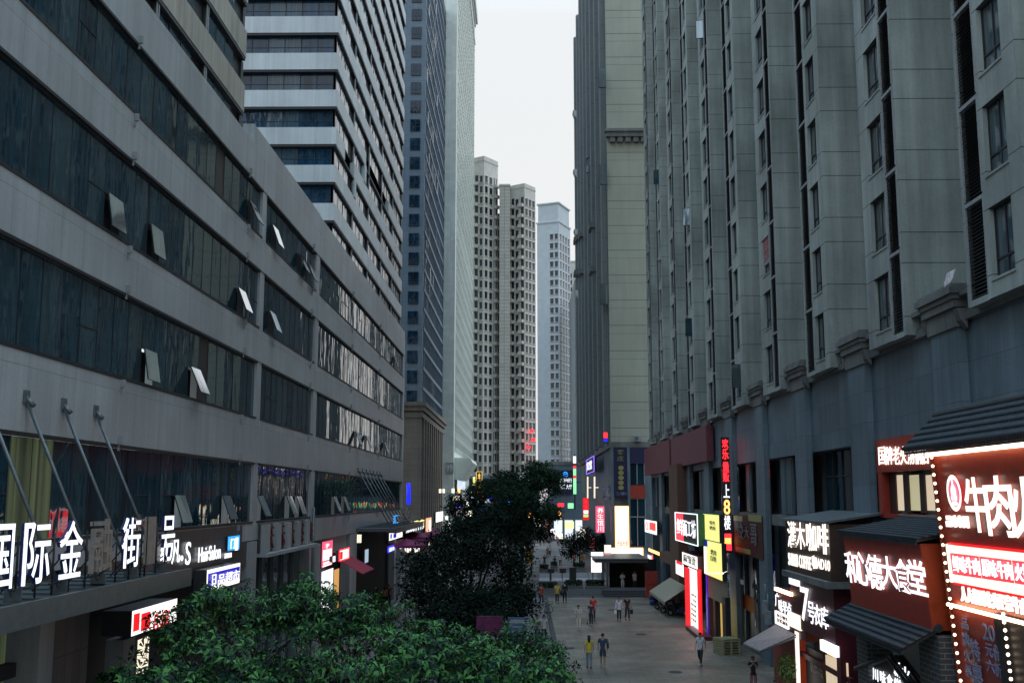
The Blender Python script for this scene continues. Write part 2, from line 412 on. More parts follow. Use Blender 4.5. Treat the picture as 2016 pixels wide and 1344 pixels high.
# drip edges below and above every ribbon of glass
b = MB()
for (y0, y1) in SEC:
    for r0, r1 in ROWS:
        b.box(PX - 0.2, PX + 0.02, y0, y1, r0 + 0.005, r0 + 0.09); b.box(PX - 0.2, PX + 0.016, y0, y1, r1 - 0.09, r1 - 0.005)
b.build('window_rail', M_dark, pod)
SASH = {(2, 0): (200, 310, 480), (2, 1): (535,), (3, 0): (485,), (3, 1): (540, 590, 606), (1, 0): (295, 388), (0, 0): (378, 460), (0, 1): (522, 575, 595),
        (0, 2): (665, 685), (1, 2): (705, 725, 762), (3, 2): (780,)}
BROWN = {(3, 0): 421, (1, 0): 406}
for r, (z0, z1) in enumerate(ROWS):
    for s_, (y0, y1) in enumerate(SEC):
        n = round((y1 - y0) / 1.16); st = (y1 - y0) / n
        g = MB(); f = MB(); lit = MB()
        sY = [aX(px, 700, PX).y for px in SASH.get((r, s_), ())]
        bY = aX(BROWN[(r, s_)], 600, PX).y if (r, s_) in BROWN else None
        for i in range(n):
            a, c = y0 + i * st, y0 + (i + 1) * st; m_ = (a + c) / 2
            x = PX - 0.13; j1, j2 = rnd.gauss(0, 0.0035), rnd.gauss(0, 0.003)
            pts = [(x + j1 + j2, a, z0 + .1), (x - j1 + j2, c, z0 + .1), (x - j1 - j2, c, z1 - .1), (x + j1 - j2, a, z1 - .1)]
            hole = any(abs(m_ - q) < st / 2 for q in sY)
            if bY and abs(m_ - bY) < st / 2: lit.face(pts)
            elif r == 0 and s_ == 0 and m_ < 27.2 and i % 3 != 2: lit.face(pts, 1)
            elif hole:
                g.face([pts[0][:2] + (z0 + 1.15,), pts[1][:2] + (z0 + 1.15,), pts[2], pts[3]])
                lit.face([(x - .25, a, z0 + .1), (x - .25, c, z0 + .1), (x - .25, c, z0 + 1.15), (x - .25, a, z0 + 1.15)], 2)
            else: g.face(pts)
            if i: f.box(PX - 0.14, PX - 0.118, a - 0.009, a + 0.009, z0 + .1, z1 - .1)
            if rnd.random() < 0.18 and not hole: f.box(PX - 0.14, PX - 0.11, a, c, z0 + 1.13, z0 + 1.16)
        wn = g.build('window', M_gl, pod, fixn=False)
        f.build('mullion', M_dark, wn)
        if lit.f: lit.build('infill_panel', [M_brownpane, M_lit_g, M_black], wn)
        for q in sY:                                             # top-hung sashes pushed out at the bottom
            i = int((q - y0) / st); a, c = y0 + i * st + .04, y0 + (i + 1) * st - .04
            t_ = rnd.uniform(0.30, 0.44) if not (r in (1, 2) and s_ == 0 and q < 36) else .16; h = .94; zt = z0 + 1.14
            sb = MB(); dx, dz = h * math.sin(t_), h * math.cos(t_)
            A, B_ = Vector((PX - .06, a, zt)), Vector((PX - .06 + dx, a, zt - dz)); nn = Vector((math.cos(t_), 0, math.sin(t_))) * .04
            up = Vector((0, c - a, 0))
            sb.face([A + nn, B_ + nn, B_ + nn + up, A + nn + up])
            sb.hexa([A, A + up, B_ + up, B_, A + nn * .9, A + up + nn * .9, B_ + up + nn * .9, B_ + nn * .9], 1)
            sb.build('sash', [M_sash, M_dark], wn)
# small white lamp brackets on the drip edges, dark stain below each
for y in (30.4, 43.4, 57.0, 70.6, 84.2):
    for r0, r1 in ROWS:
        for z in (r0 - 0.12, r1 + 0.10):
            b = MB(); b.box(PX + .0, PX + .12, y - .05, y + .05, z - .10, z + .12); b.box(PX, PX + .05, y - .02, y + .02, z - .28, z - .10); b.build('lamp_bracket', M_trim, pod)
# lower storeys
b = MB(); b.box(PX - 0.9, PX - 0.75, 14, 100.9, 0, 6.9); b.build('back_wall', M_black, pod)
b = MB(); b.box(PX - .7, PX - .03, 27.2, 45.2, 5.95, 7.60); b.build('granite_band', M_granite, pod)
b = MB(); b.box(PX - .7, PX - .1, 26.7, 29.3, 0, 5.9); b.box(PX - .7, PX - .12, 14, 27.1, 6.0, 6.9); b.build('stone_panel', M_taupe, pod)
for q_ in ((.12, 25.85, 26.65, 5.95), (.05, 45.25, 46.6, 6.9), (.1, 59.35, 60.9, 6.2)): b = MB(); b.box(PX - .7, PX + q_[0], q_[1], q_[2], 0, q_[3]); b.build('pier', M_podl, pod)
g = MB(); f = MB()
for i in range(5):
    y = 19.4 + i * 1.27
    g.face([(PX - .5, y + .1, 4.95), (PX - .5, y + 1.02, 4.95), (PX - .5, y + 1.02, 5.9), (PX - .5, y + .1, 5.9)], 0)
    g.face([(PX - .5, y + .1, 1.6), (PX - .5, y + 1.02, 1.6), (PX - .5, y + 1.02, 4.55), (PX - .5, y + .1, 4.55)], 0)
    f.box(PX - .6, PX - .38, y - .16, y + .1, 0, 5.94)
f.box(PX - .6, PX - .36, 19.2, 25.8, 4.6, 4.92)
wn = g.build('window', M_lit_g, pod); f.build('window_frame', M_dark, wn)
g = MB(); f = MB()
for i in range(5):
    y = 47.0 + i * 2.2
    g.face([(PX - .45, y, .1), (PX - .45, y + 2.1, .1), (PX - .45, y + 2.1, 6.25), (PX - .45, y, 6.25)]); f.box(PX - .5, PX - .3, y - .1, y, 0, 6.3)
wn = g.build('window', M_gl, pod); f.build('window_frame', M_steel, wn)
b = MB(); b.box(PX - .6, PX - .2, 60.95, 71.55, 5.4, 6.35); b.build('shop_lintel', M_pod, pod)
for q_ in ((.6, .02, 71.6, 74.4, 6.36), (.5, 0, 96, 97.2, 6.3)): b = MB(); b.box(PX - q_[0], PX + q_[1], q_[2], q_[3], 0, q_[4]); b.build('pier', M_pod, pod)
b = MB(); b.tube((PX + .12, 58.5, 0), (PX + .12, 58.5, 8.2), .07); b.build('drain_pipe', M_steel, pod)

# the two tie-hung canopies (part of the podium)
def canopy(y0, y1, xf, z0, z1, rodY, zt, name='canopy'):
    b = MB(); b.box(PX + .01, xf, y0, y1, z0, z1); b.box(xf + .002, xf + .10, y0, y1, z0 - .10, z1 + .06); b.box(xf - .6, xf - .02, y0 + .1, y1 - .1, z0 - .10, z0 - .003)
    y = y0 + 1.2
    while y < y1: b.box(PX + .02, xf - .02, y - .03, y + .03, z1 + .003, z1 + .04); y += 1.15
    c = b.build(name, M_canopy, pod)
    for y in rodY:
        r = MB(); r.tube((PX, y, zt), (xf - .42, y, z1 + .12), .042, n=8); r.tube((PX + .02, y, zt - .02), (PX + .22, y, zt - .21), .06, n=8)
        r.box(xf - .58, xf - .26, y - .03, y + .03, z1 + .01, z1 + .26); r.box(PX, PX + .06, y - .12, y + .12, zt - .15, zt + .15)
        r.build('tie_rod', M_steel, c)
canopy(14.2, 29.8, -9.17, 6.46, 6.76, (18.5, 20.53, 22.56, 24.6, 26.63, 28.66), 11.0)
canopy(74.0, 93.0, -8.8, 6.45, 6.68, (74.3, 76.2, 78.1, 80.0, 81.8, 83.7, 85.5), 10.6)

# ================================================================== left: towers standing on the podium roof
def band_tower(nm, label, X, y0, y1, xback, floors, zbase, pitch, sp, m_band, m_glass, front, unit, endz=0.55, breaks={}):
    """spandrel bands that overhang recessed ribbon windows"""
    T = thing(nm, label, 'building', ((X + xback) / 2, (y0 + y1) / 2, zbase))
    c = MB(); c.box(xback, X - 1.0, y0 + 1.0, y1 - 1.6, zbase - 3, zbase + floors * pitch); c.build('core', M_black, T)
    for k in range(floors):
        z = zbase + k * pitch
        s = MB()
        if k in breaks:
            a, c_ = breaks[k]
            s.box(X - 0.45, X, y0, a, z, z + sp); s.box(X - .45, X, c_, y1, z, z + sp)
        else: s.box(X - 0.45, X, y0, y1, z, z + sp)
        if front: s.box(xback, X - .452, y0 - .002, y0 + .45, z, z + sp)
        s.box(xback, X - .46, y1 - .45, y1 + .002, z + .01, z + sp - .01)
        s.build('spandrel', m_band, T)
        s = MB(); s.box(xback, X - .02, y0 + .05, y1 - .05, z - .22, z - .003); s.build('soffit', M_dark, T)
        # side windows, one unit between each pair of pipes
        n = round((y1 - y0) / unit); st = (y1 - y0) / n
        for i in range(n):
            a, c_ = y0 + i * st + (0.5 if i == 0 else .28), y0 + (i + 1) * st - .28
            g = MB(); q = (c_ - a) / 4; x = X - .24
            for j in range(4):
                j1 = rnd.gauss(0, .008)
                if j == 3:
                    g.face([(x - .1, a + j * q + .03, z + sp + .02), (x - .1, c_ - .03, z + sp + .02), (x - .1, c_ - .03, z + pitch - .25), (x - .1, a + j * q + .03, z + pitch - .25)], 1); continue
                g.face([(x + j1, a + j * q + .03, z + sp + .02), (x - j1, a + (j + 1) * q - .03, z + sp + .02), (x - j1, a + (j + 1) * q - .03, z + pitch - .25), (x + j1, a + j * q + .03, z + pitch - .25)])
                g.box(x - .03, x + .03, a + j * q - .02, a + j * q + .02, z + sp, z + pitch - .24, 1)
            g.box(x - .3, x + .03, c_, c_ + .5, z + sp, z + pitch - .24, 1)
            g.build('window', [m_glass, M_dark], T, fixn=False)
        if front:
            g = MB(); yv = y0 + .55; nx = int((X - .5 - xback) / 1.55)
            for j in range(nx):
                x1 = X - .5 - j * 1.55; j1 = rnd.gauss(0, .012)
                zz = z + sp + 1.0 if rnd.random() < .5 else None
                g.face([(x1 - 1.5, yv + j1, z + sp + .03), (x1 - .03, yv - j1, z + sp + .03), (x1 - .03, yv - j1, z + pitch - .25), (x1 - 1.5, yv + j1, z + pitch - .25)])
                g.box(x1 - .03, x1 + .03, yv - .05, yv + .02, z + sp, z + pitch - .24, 1)
                g.box(x1 - 1.5, x1 - .03, yv - .04, yv + .02, z + sp + .72, z + sp + .77, 1)
            g.build('window', [m_glass, M_dark], T, fixn=False)
    p = MB()
    for i in range(1, n):
        y = y0 + i * st
        for d in (-.14, .14): p.tube((X - .12, y + d, zbase + sp), (X - .12, y + d, zbase + floors * pitch), .055, n=6, caps=False)
    p.build('pipe', M_trim, T)
    return T
t1 = band_tower('office_tower', 'dull concrete banded tower set back above the near podium roof', -17.7, 18, 65.0, -34, 9, 25.5, 3.6, 1.75, M_t1, M_gl, False, 7.8)
t2 = band_tower('office_tower', 'white banded office tower with blue ribbon windows above the podium', -17.5, 96.0, 150.0, -34, 16, 26.6, 3.62, 1.62, M_t2, M_gl2, True, 10.8,
                breaks={4: (101.0, 106.6), 5: (114.5, 134.0)})
b = MB(); b.box(-17.92, -17.42, 113.2, 114.45, 26.6 + 4 * 3.62 + 1.63, 26.6 + 5 * 3.62 - .01); b.box(-17.92, -17.42, 106.65, 107.6, 26.6 + 3 * 3.62 + 1.63, 26.6 + 4 * 3.62 - .01); b.build('white_panel', M_t2, t2)

# ------------------------------------------------------------------ dark tower with a brown stone base
t3 = thing('curtain_wall_tower', 'dark blue grey glass tower on a brown stone base', 'building', (-22, 190, 0))
b = MB(); b.box(-30, -17, 176, 224, 22.5, 112); b.build('wall', M_t3, t3)
b = MB(); b.box(-30, -15.6, 161, 204, 0, 21.6); b.build('base', M_t3b, t3)
b = MB(); b.box(-30, -15.2, 160.6, 204.4, 21.6, 22.3); b.box(-30, -14.9, 160.3, 204.7, 22.3, 22.9); b.box(-30, -15.35, 160.8, 204.2, 20.6, 21.3); b.build('cornice', M_t3b, t3)
z = 24.0; i = 0
while z < 108:
    g = MB(); g.box(-19.5, -17.8, 175.86, 175.98, z, z + 2.1, 1); g.face([(-19.44, 175.85, z + .05), (-17.86, 175.85, z + .05), (-17.86, 175.85, z + 2.05), (-19.44, 175.85, z + 2.05)], 0)
    g.box(-19.44, -17.86, 175.82, 175.848, z + .75, z + .82, 1); g.box(-18.68, -18.62, 175.82, 175.848, z + .05, z + 2.05, 1)
    g.build('window', [M_t3w, M_dark], t3); z += 3.3
g = MB(); f = MB(); z = 23.0
while z < 111:
    y = 177.2
    while y < 223:
        j1 = rnd.gauss(0, .02)
        g.face([(-16.95 + j1, y, z + .6), (-16.95 - j1, y + 1.45, z + .6), (-16.95 - j1, y + 1.45, z + 3.25), (-16.95 + j1, y, z + 3.25)]); y += 1.5
    f.box(-17, -16.84, 176.6, 223.6, z, z + .62); z += 3.3
y = 177.17
while y < 224: f.box(-17, -16.88, y - .06, y + .06, 23.6, 111); y += 1.5
g.build('curtain_wall', M_t3gl, t3, fixn=False); f.build('mullion_grid', M_t3, t3)
for y in range(164, 203, 4):
    for z0, z1 in ((1, 6.5), (8, 13), (14.3, 19.6)):
        g = MB(); g.box(-15.58, -15.5, y + .3, y + 1.7, z0, z1); g.build('window', M_fgl, t3)
    f = MB(); f.box(-15.6, -15.3, y - 1.1, y + .1, 0, 20.6); f.build('pilaster', M_t3b, t3)

# ------------------------------------------------------------------ pale tower with the flared skirt and number plate
t4 = thing('pale_tower', 'tall pale stone tower with flared skirt and number 99 at its foot', 'building', (-20, 255, 0))
b = MB(); b.box(-30, -14.6, 219, 296, 0, 147); b.build('wall', M_t4, t4)
b = MB(); b.box(-30, -14.2, 218.6, 296.5, 143.5, 144.5); b.box(-30, -13.7, 218.2, 297, 144.6, 147.3); b.box(-30, -14.3, 218.7, 296.3, 138, 138.6); b.build('cornice', M_t4, t4)
b = MB(); y = 222.0
while y < 296: b.box(-14.6, -14.46, y, y + .55, 18, 143); y += 2.5
b.build('rib', M_t4, t4)
b = MB(); b.box(-16.9, -14.55, 218.6, 219, 0, 143); b.build('corner_pier', M_t4, t4)
b = MB(); b.prism([(-14.55, 12.4), (-13.2, 12.4), (-10.9, 15.9), (-11.3, 16.7), (-14.55, 16.9)], 'y', 222, 244); b.build('skirt', M_t4, t4)
U = MB(); U.box(-14.6, -14.5, 0, 1.6, 0, 1.7); U.box(-14.6, -14.42, -.1, 1.7, -.14, -.02, 1)
um = U.mesh('window', [M_t4w, M_t4], (0, 0, 0)); rest = MB(); cnt = 0
for k in range(39):
    for j in range(29):
        y, z = 222.75 + j * 2.5, 19 + k * 3.15
        if j < 7 and k < 14:
            ob = bpy.data.objects.new('window', um); COL.objects.link(ob); ob.parent = t4; ob.location = Vector((0, y, z)) - ORG[t4.name]
        else:
            rest.box(-14.6, -14.5, y, y + 1.6, z, z + 1.7); rest.box(-14.6, -14.42, y - .1, y + 1.7, z - .14, z - .02, 1)
ob = rest.build('window', [M_t4w, M_t4], t4); ob['kind'] = 'stuff'
b = MB(); b.box(-14.5, -14.3, 223, 238, 1, 11.5); b.build('shop_glass', M_gl2, t4)

# ================================================================== right: apartment slab with projecting bays on a tiled podium
RX, BX = 13.0, 12.5
r1 = thing('apartment_block', 'grey apartment slab with projecting window bays on a tiled podium at right', 'building', (17, 66, 0))
b = MB(); b.box(15.5, 17, 14, 113, 14.2, 66); b.box(13.2, 17, -120, -26, 0, 66); b.build('recessed_wall', M_bayr, r1)  # second box is unseen, added behind the viewpoint to darken the bay sides
b = MB()
b.box(RX, RX + .5, 14, 113, 10.76, 14.1)                     # blank tiled storey
b.box(RX + .9, RX + 1.2, 14, 112.5, 0, 13.8)
b.box(RX, 17, 112.6, 113, 0, 14.1)
b.build('wall', M_tile, r1)
b = MB()
for k in range(9):
    y = 32.7 + 8.85 * k
    if k == 0: ya = 14
    else: ya = y - 8.85 + 1.1
    b.box(RX + .02, RX + .6, ya, y - 1.1, 7.3, 7.85)          # ledge below the first-floor windows
b.build('ledge', M_corn, r1)
b = MB(); b.box(RX - .12, 15.6, 14, 113, 14.1, 14.2); b.box(RX - .05, RX + .5, 14, 113, 14.2, 14.55); b.box(RX - .3, RX + .5, 14, 113, 14.55, 14.7); b.box(RX - .18, RX + .4, 14, 113, 13.86, 14.095); b.build('cornice', M_corn, r1)
for k in range(-1, 9):
    y = 32.7 + 8.85 * k
    p = MB(); p.box(RX - .27, RX - .002, y - 1.05, y + 1.05, 0, 13.7);
    pl = p.build('pilaster', M_tile, r1)
    c = MB()
    c.box(RX - .34, RX - .01, y - 1.12, y + 1.12, 13.7, 14.25); c.box(RX - .44, RX - .01, y - 1.3, y + 1.3, 14.26, 14.5); c.box(RX - .50, RX - .01, y - 1.38, y + 1.38, 14.5, 14.64); c.box(RX - .58, RX + .3, y - 1.45, y + 1.45, 14.65, 14.84); c.box(RX - .5, RX + .3, y - 1.38, y + 1.38, 14.84, 14.95)
    for d in (-1.45, 1.15): c.prism([(RX - .30, 13.85), (RX - .1, 13.6), (RX - .1, 14.2), (RX - .40, 14.2)], 'y', y + d, y + d + .3)
    c.build('capital', M_corn, pl)
# bays
PIT_ = 2.84
def bay(k):
    yf = 30.2 + 8.85 * k; yn = yf - 3.8
    zt = CAMZ + 1010 / 2126 * (yf + 8) * 1.05 + 4
    nf = math.ceil((zt - 14) / PIT_); zt = 14 + nf * PIT_ + .62
    B = MB(); x1 = 15.55
    typeA = (k % 2 == 0)
    if typeA: lo = (yf - 1.40, yf - .15); wi = (yn + .75, yn + 2.1)     # louvre on the far side
    else: lo = (yn + .14, yn + 1.25); wi = (yf - 2.40, yf - .85)
    B.box(BX + .35, x1, yn, yf, 14.0, zt)
    for a, c in ((yn, min(lo[0], wi[0])), (max(lo[1], wi[1]), yf), (min(lo[1], wi[1]), max(lo[0], wi[0]))): B.box(BX, BX + .349, a, c, 14.0, zt)
    B.box(BX, BX + .349, lo[0], lo[1], 13.98, 14.16)
    zw = [(14.0 + i * PIT_ + .50, 14.0 + i * PIT_ + 2.42) for i in range(nf)]
    z = 14.0
    for a, c in zw: B.box(BX, BX + .349, wi[0], wi[1], z, a); z = c
    B.box(BX, BX + .349, wi[0], wi[1], z, zt)
    ob = B.build('bay', M_bayr, r1)
    for i, (a, c) in enumerate(zw):
        W = MB(); x = BX + .17; mid = (wi[0] + wi[1]) / 2; tr = a + .52
        j1 = rnd.gauss(0, .01)
        op = rnd.random() < 0.045 and k > 1; om = 4 if rnd.random() < .6 and k > 2 else 0
        W.box(x + .02, BX + .35, wi[0], wi[1], a, c, 1)
        for (p0, p1) in ((wi[0] + .05, mid - .03), (mid + .03, wi[1] - .05)):
            for (q0, q1) in ((a + .05, tr - .03), (tr + .03, c - .05)):
                if op and p0 < mid and q0 > tr: W.face([(x + .012, p0, q0), (x + .012, p0, q1), (x + .012, p1, q1), (x + .012, p1, q0)], 3); continue
                j1 = rnd.gauss(0, .006)
                W.face([(x + j1, p0, q0), (x + j1, p0, q1), (x - j1, p1, q1), (x - j1, p1, q0)], 0)
        for (p0, p1, q0, q1) in ((wi[0], wi[0] + .05, a, c), (wi[1] - .05, wi[1], a, c), (mid - .03, mid + .03, a + .05, c - .05), (wi[0] + .05, mid - .03, tr - .03, tr + .03), (mid + .03, wi[1] - .05, tr - .03, tr + .03), (wi[0] + .05, mid - .03, c - .05, c), (mid + .03, wi[1] - .05, c - .05, c), (wi[0] + .05, mid - .03, a, a + .05), (mid + .03, wi[1] - .05, a, a + .05)):
            W.box(x - .035, x + .015, p0, p1, q0, q1, 1)
        W.box(BX - .03, BX + .16, wi[0] - .04, wi[1] + .04, a - .07, a - .002, 2)
        if op:                                                        # casement swung out over the street
            an = rnd.uniform(1.2, 1.48); y = wi[0] + .05; d = Vector((-math.sin(an), math.cos(an), 0)) * .50
            p = Vector((BX + .02, y, 0)); q0, q1 = tr + .03, c - .04
            P0, P1 = p + ZV * q0, p + d + ZV * q0; h = ZV * (q1 - q0); nn = d.cross(ZV).normalized() * .02
            W.face([P0 + nn, P1 + nn, P1 + nn + h, P0 + nn + h], om); W.face([P0 - nn, P0 - nn + h, P1 - nn + h, P1 - nn], om)
            for (s0, s1) in ((P0, P0 + h), (P1, P1 + h), (P0, P1), (P0 + h, P1 + h)): W.tube(s0, s1, .032, n=4, mi=1)
        W.build('window', [M_wgl, M_dark, M_bayr, M_black, M_case], ob, fixn=False)
        V = MB(); z0, z1 = 14.0 + i * PIT_ + .16, 14.0 + (i + 1) * PIT_ + .10
        V.box(BX + .18, BX + .349, lo[0], lo[1], z0, z1)
        z = z0 + .06
        while z < z1 - .06: V.hexa([(BX + .03, lo[0] + .05, z), (BX + .045, lo[0] + .05, z - .012), (BX + .045, lo[1] - .05, z - .012), (BX + .03, lo[1] - .05, z), (BX + .12, lo[0] + .05, z + .07), (BX + .135, lo[0] + .05, z + .058), (BX + .135, lo[1] - .05, z + .058), (BX + .12, lo[1] - .05, z + .07)]); z += .105
        V.box(BX - .01, BX + .05, lo[0], lo[0] + .05, z0, z1, 1); V.box(BX - .01, BX + .05, lo[1] - .05, lo[1], z0, z1, 1); V.box(BX - .012, BX + .06, lo[0] + .05, lo[1] - .05, z1 - .12, z1 - .01, 1)
        V.build('louvre', [M_louv, M_trim], ob)
for k in range(-1, 10): bay(k)
for k in range(0, 10):
    y = 30.2 + 8.85 * k + .25; q = MB(); q.tube((13.6, y + .2, 15.1), (13.6, y + .2, 62), .06, n=6)
    for z in range(17, 60, 3): q.box(13.5, 13.7, y + .0, y + .28, z, z + .08)
    q.build('drain_pipe', M_steel, r1)
# podium windows between pilasters
for k in range(0, 9):
    y0, y1 = 32.7 + 8.85 * k + 1.1, 32.7 + 8.85 * (k + 1) - 1.1
    if k == 8: y1 = 111.5
    g = MB(); n = 5; st = (y1 - y0) / n; x = RX + .55
    for i in range(n):
        a, c = y0 + i * st, y0 + (i + 1) * st
        if rnd.random() < .45: g.box(x - .3, x - .2, a + .05, c - .05, 7.9, 10.7, 2); g.box(x - .34, x - .3, a + .2, a + .26, 8.0, 10.6, 2); continue
        g.face([(x, a + .05, 7.9), (x, c - .05, 7.9), (x, c - .05, 10.7), (x, a + .05, 10.7)], 0)
        g.box(x - .05, x + .05, a - .05, a + .05, 7.86, 10.72, 1); g.box(x - .04, x + .04, a + .05, c - .05, 9.6, 9.68, 1)
    g.build('window', [M_gl, M_dark, M_shut], r1, fixn=False)
    g = MB()
    for i in range(4):
        a, c = y0 + i * (y1 - y0) / 4, y0 + (i + 1) * (y1 - y0) / 4
        g.face([(x + .2, a + .08, .1), (x + .2, c - .08, .1), (x + .2, c - .08, 6.9), (x + .2, a + .08, 6.9)], 0); g.box(x + .1, x + .3, a - .08, a + .08, 0, 7.2, 1); g.box(x + .12, x + .28, a + .08, c - .08, 3.3, 3.6, 1)
    g.build('shop_window', [M_gl, M_tile], r1, fixn=False)

# ------------------------------------------------------------------ cream end wall of the next block, stepping out to the street
r2 = thing('cream_block', 'tall block whose cream blank end wall stands beyond the grey slab', 'building', (17, 160, 0))
CW = aY(1198, 500, 121).x
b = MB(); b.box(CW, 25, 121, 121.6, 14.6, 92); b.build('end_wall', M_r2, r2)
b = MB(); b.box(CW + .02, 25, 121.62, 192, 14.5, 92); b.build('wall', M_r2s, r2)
zc = aY(1230, 272, 121).z
b = MB(); b.box(CW - .15, 25, 120.3, 120.98, zc, zc + .55); b.box(CW - .3, 25, 120.05, 120.98, zc + .55, zc + .85)
for i in range(6): b.box(CW + .3 + i * .9, CW + .9 + i * .9, 120.45, 120.98, zc - .6, zc - .02)
b.build('cornice', M_corn, r2)
b = MB(); b.box(CW + .3, 25, 121.1, 191, 0, 14.5); b.build('base', M_tile, r2)
b = MB(); b.box(CW - .1, 25, 120.9, 191.4, 14.3, 14.9); b.build('base_cornice', M_corn, r2)
for i in range(8):
    y = 123 + i * 9.2
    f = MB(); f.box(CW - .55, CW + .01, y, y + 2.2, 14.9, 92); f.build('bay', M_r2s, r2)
    f = MB(); f.box(CW - .66, CW - .553, y + .4, y + .7, 15, 92); f.build('pipe', M_trim, r2)
for z in (38.5, 44.5): 
    for y in (141.4, 168.8, 178.0, 187.2):
        f = MB(); f.box(CW - .9, CW + .4, y - .3, y + 3.0, z + (y - 141) * .2, z + .8 + (y - 141) * .2); f.build('ledge', M_corn, r2)
for i in range(9):
    y = 123 + i * 9.2
    for k in range(26 if i < 4 else 0):
        z = 16.2 + k * 2.9
        g = MB(); g.box(CW - .08, CW + .03, y + 3.2, y + 4.7, z, z + 1.7); g.box(CW - .14, CW + .03, y + 3.1, y + 4.8, z - .12, z - .01, 1); g.build('window', [M_fgl, M_r2s], r2)
for (px, py) in ((1183, 155), (1157, 325), (1185, 345), (1186, 580)):
    p = aX(px, py, CW - .7); g = MB(); g.face([(CW - .1, p.y, p.z - 1.1), (CW - .95, p.y - .15, p.z - 1.1), (CW - .95, p.y - .15, p.z + 1.2), (CW - .1, p.y, p.z + 1.2)])
    g.box(CW - .1, CW - .95, p.y + .02, p.y + .06, p.z - 1.15, p.z + 1.25, 1); g.build('sash', [M_sash, M_dark], r2, fixn=False)
for z in (44, 55, 66, 77):
    f = MB(); f.prism([(CW - .6, z), (CW - .05, z - .9), (CW - .05, z + .9), (CW - .9, z + .9)], 'y', 187, 189.5); f.build('bracket', M_t4, r2)
# base windows on the end wall
for (x0, y0, x1, y1) in ((1240, 912, 1268, 953), (1240, 982, 1270, 1016), (1240, 1018, 1270, 1074)):
    a, c = aY(x0, y1, 121), aY(x1, y0, 121)
    g = MB(); g.face([(a.x, 120.95, a.z), (c.x, 120.95, a.z), (c.x, 120.95, c.z), (a.x, 120.95, c.z)])
    for x in (a.x, (a.x + c.x) / 2, c.x): g.box(x - .05, x + .05, 120.86, 121.06, a.z, c.z, 1)
    g.box(a.x, c.x, 120.85, 121.0, c.z, c.z + .12, 1); g.build('window', [M_gl, M_trim], r2, fixn=False)
for px in (1206, 1238):
    x = aY(px, 1000, 121).x; g = MB(); g.box(x - .14, x + .14, 120.5, 121.09, 0, 14.3); g.build('pier', M_tile, r2)

# ------------------------------------------------------------------ far apartment towers closing the street
def far_tower(label, cx, cy, wx, wy, rot, z0, z1, pitch, cols, mat, capst, shaft=None, nmax=100, nm='apartment_tower'):
    T = thing(nm, label, 'building', (cx, cy, 0))
    c, s = math.cos(rot), math.sin(rot)
    def W(x, y, z): return (cx + x * c - y * s, cy + x * s + y * c, z)
    def rb(mb, x0, x1, y0, y1, a, b_, mi=0): mb.hexa([W(x0, y0, a), W(x1, y0, a), W(x1, y1, a), W(x0, y1, a), W(x0, y0, b_), W(x1, y0, b_), W(x1, y1, b_), W(x0, y1, b_)], mi)
    b = MB(); rb(b, -wx, wx, -wy, wy, z0, z1); b.build('wall', mat, T)
    b = MB()
    for (d, a, e_) in capst: rb(b, -wx - d, wx + d, -wy - d, wy + d, z1 + a, z1 + e_)
    b.build('cornice', mat, T)
    p = MB()
    faces = []                                        # (face, x, width, kind)
    for fi, (half, cs) in enumerate(((wx, cols[0]), (wy, cols[1]))):
        for (u, wd, kind) in cs: faces.append((fi, u, wd, kind))
    n = int((z1 - z0 - 3) / pitch); cells = []
    for k in range(n):
        for (fi, u, wd, kind) in faces: cells.append((k, fi, u, wd, kind))
    cells.sort(key=lambda q: -q[0])
    rest = MB()
    for idx, (k, fi, u, wd, kind) in enumerate(cells):
        z = z0 + 1.2 + k * pitch
        mb = rest if idx >= nmax else MB()
        def bx(u0, u1, d0, d1, a, b_, mi):
            if fi == 0: rb(mb, u0, u1, -wy - d1, -wy - d0, a, b_, mi)
            else: rb(mb, wx + d0, wx + d1, u0, u1, a, b_, mi)
        if kind == 'b':                               # balcony: dark opening, pale parapet
            bx(u - wd / 2, u + wd / 2, -.05, .06, z + .05, z + pitch - .42, 1)
            bx(u - wd / 2 - .1, u + wd / 2 + .1, .07, 1.0, z - .35, z + .55, 0)
            bx(u - wd / 2 + .1, u - wd / 2 + .5, .07, .3, z + .56, z + pitch - .4, 0)
        else:
            bx(u - wd / 2, u + wd / 2, -.05, .05, z + .25, z + 2.15, 1)
            bx(u - wd / 2 - .15, u + wd / 2 + .15, -.05, .28, z + .08, z + .24, 0)
            bx(u - wd / 2 - .1, u + wd / 2 + .1, -.05, .3, z + 2.17, z + 2.25, 0)
        if idx < nmax: mb.build('balcony' if kind == 'b' else 'window', [mat, M_fgl], T)
    if rest.f: ob = rest.build('window', [mat, M_fgl], T); ob['kind'] = 'stuff'
    return T, rb
RT_ = rad(-38)
# rotated so that two faces show; the corner between them points down the street
F1c = aY(955, 600, 292); F2c = aY(1034, 600, 300)
far_tower('cream apartment tower farthest left at the end of the street', aY(955, 600, 302).x, 302, 1.97, 3.4, rad(-34), 14, aY(955, 318, 299).z, 3.05,
          ([(-.85, 1.5, 'b'), (1.0, .9, 'w')], [(-2.3, 1.2, 'w'), (-.1, 1.2, 'w'), (2.1, 1.3, 'b')]), M_fc, ((.12, 0, .35), (.0, .35, 1.4)), nmax=100)
far_tower('cream apartment tower with a plain grey shaft in the middle of the street end', aY(1029, 600, 304).x, 304, 2.6, 2.8, rad(-34), 14, aY(1030, 372, 302).z, 3.05,
          ([(-1.7, 1.4, 'b'), (0, .9, 'w'), (1.6, 1.4, 'b')], [(-1.8, 1.1, 'w'), (0, 1.1, 'w'), (1.8, 1.1, 'w')]), M_fc, ((.12, 0, .35), (.0, .35, 1.2)), nmax=100)
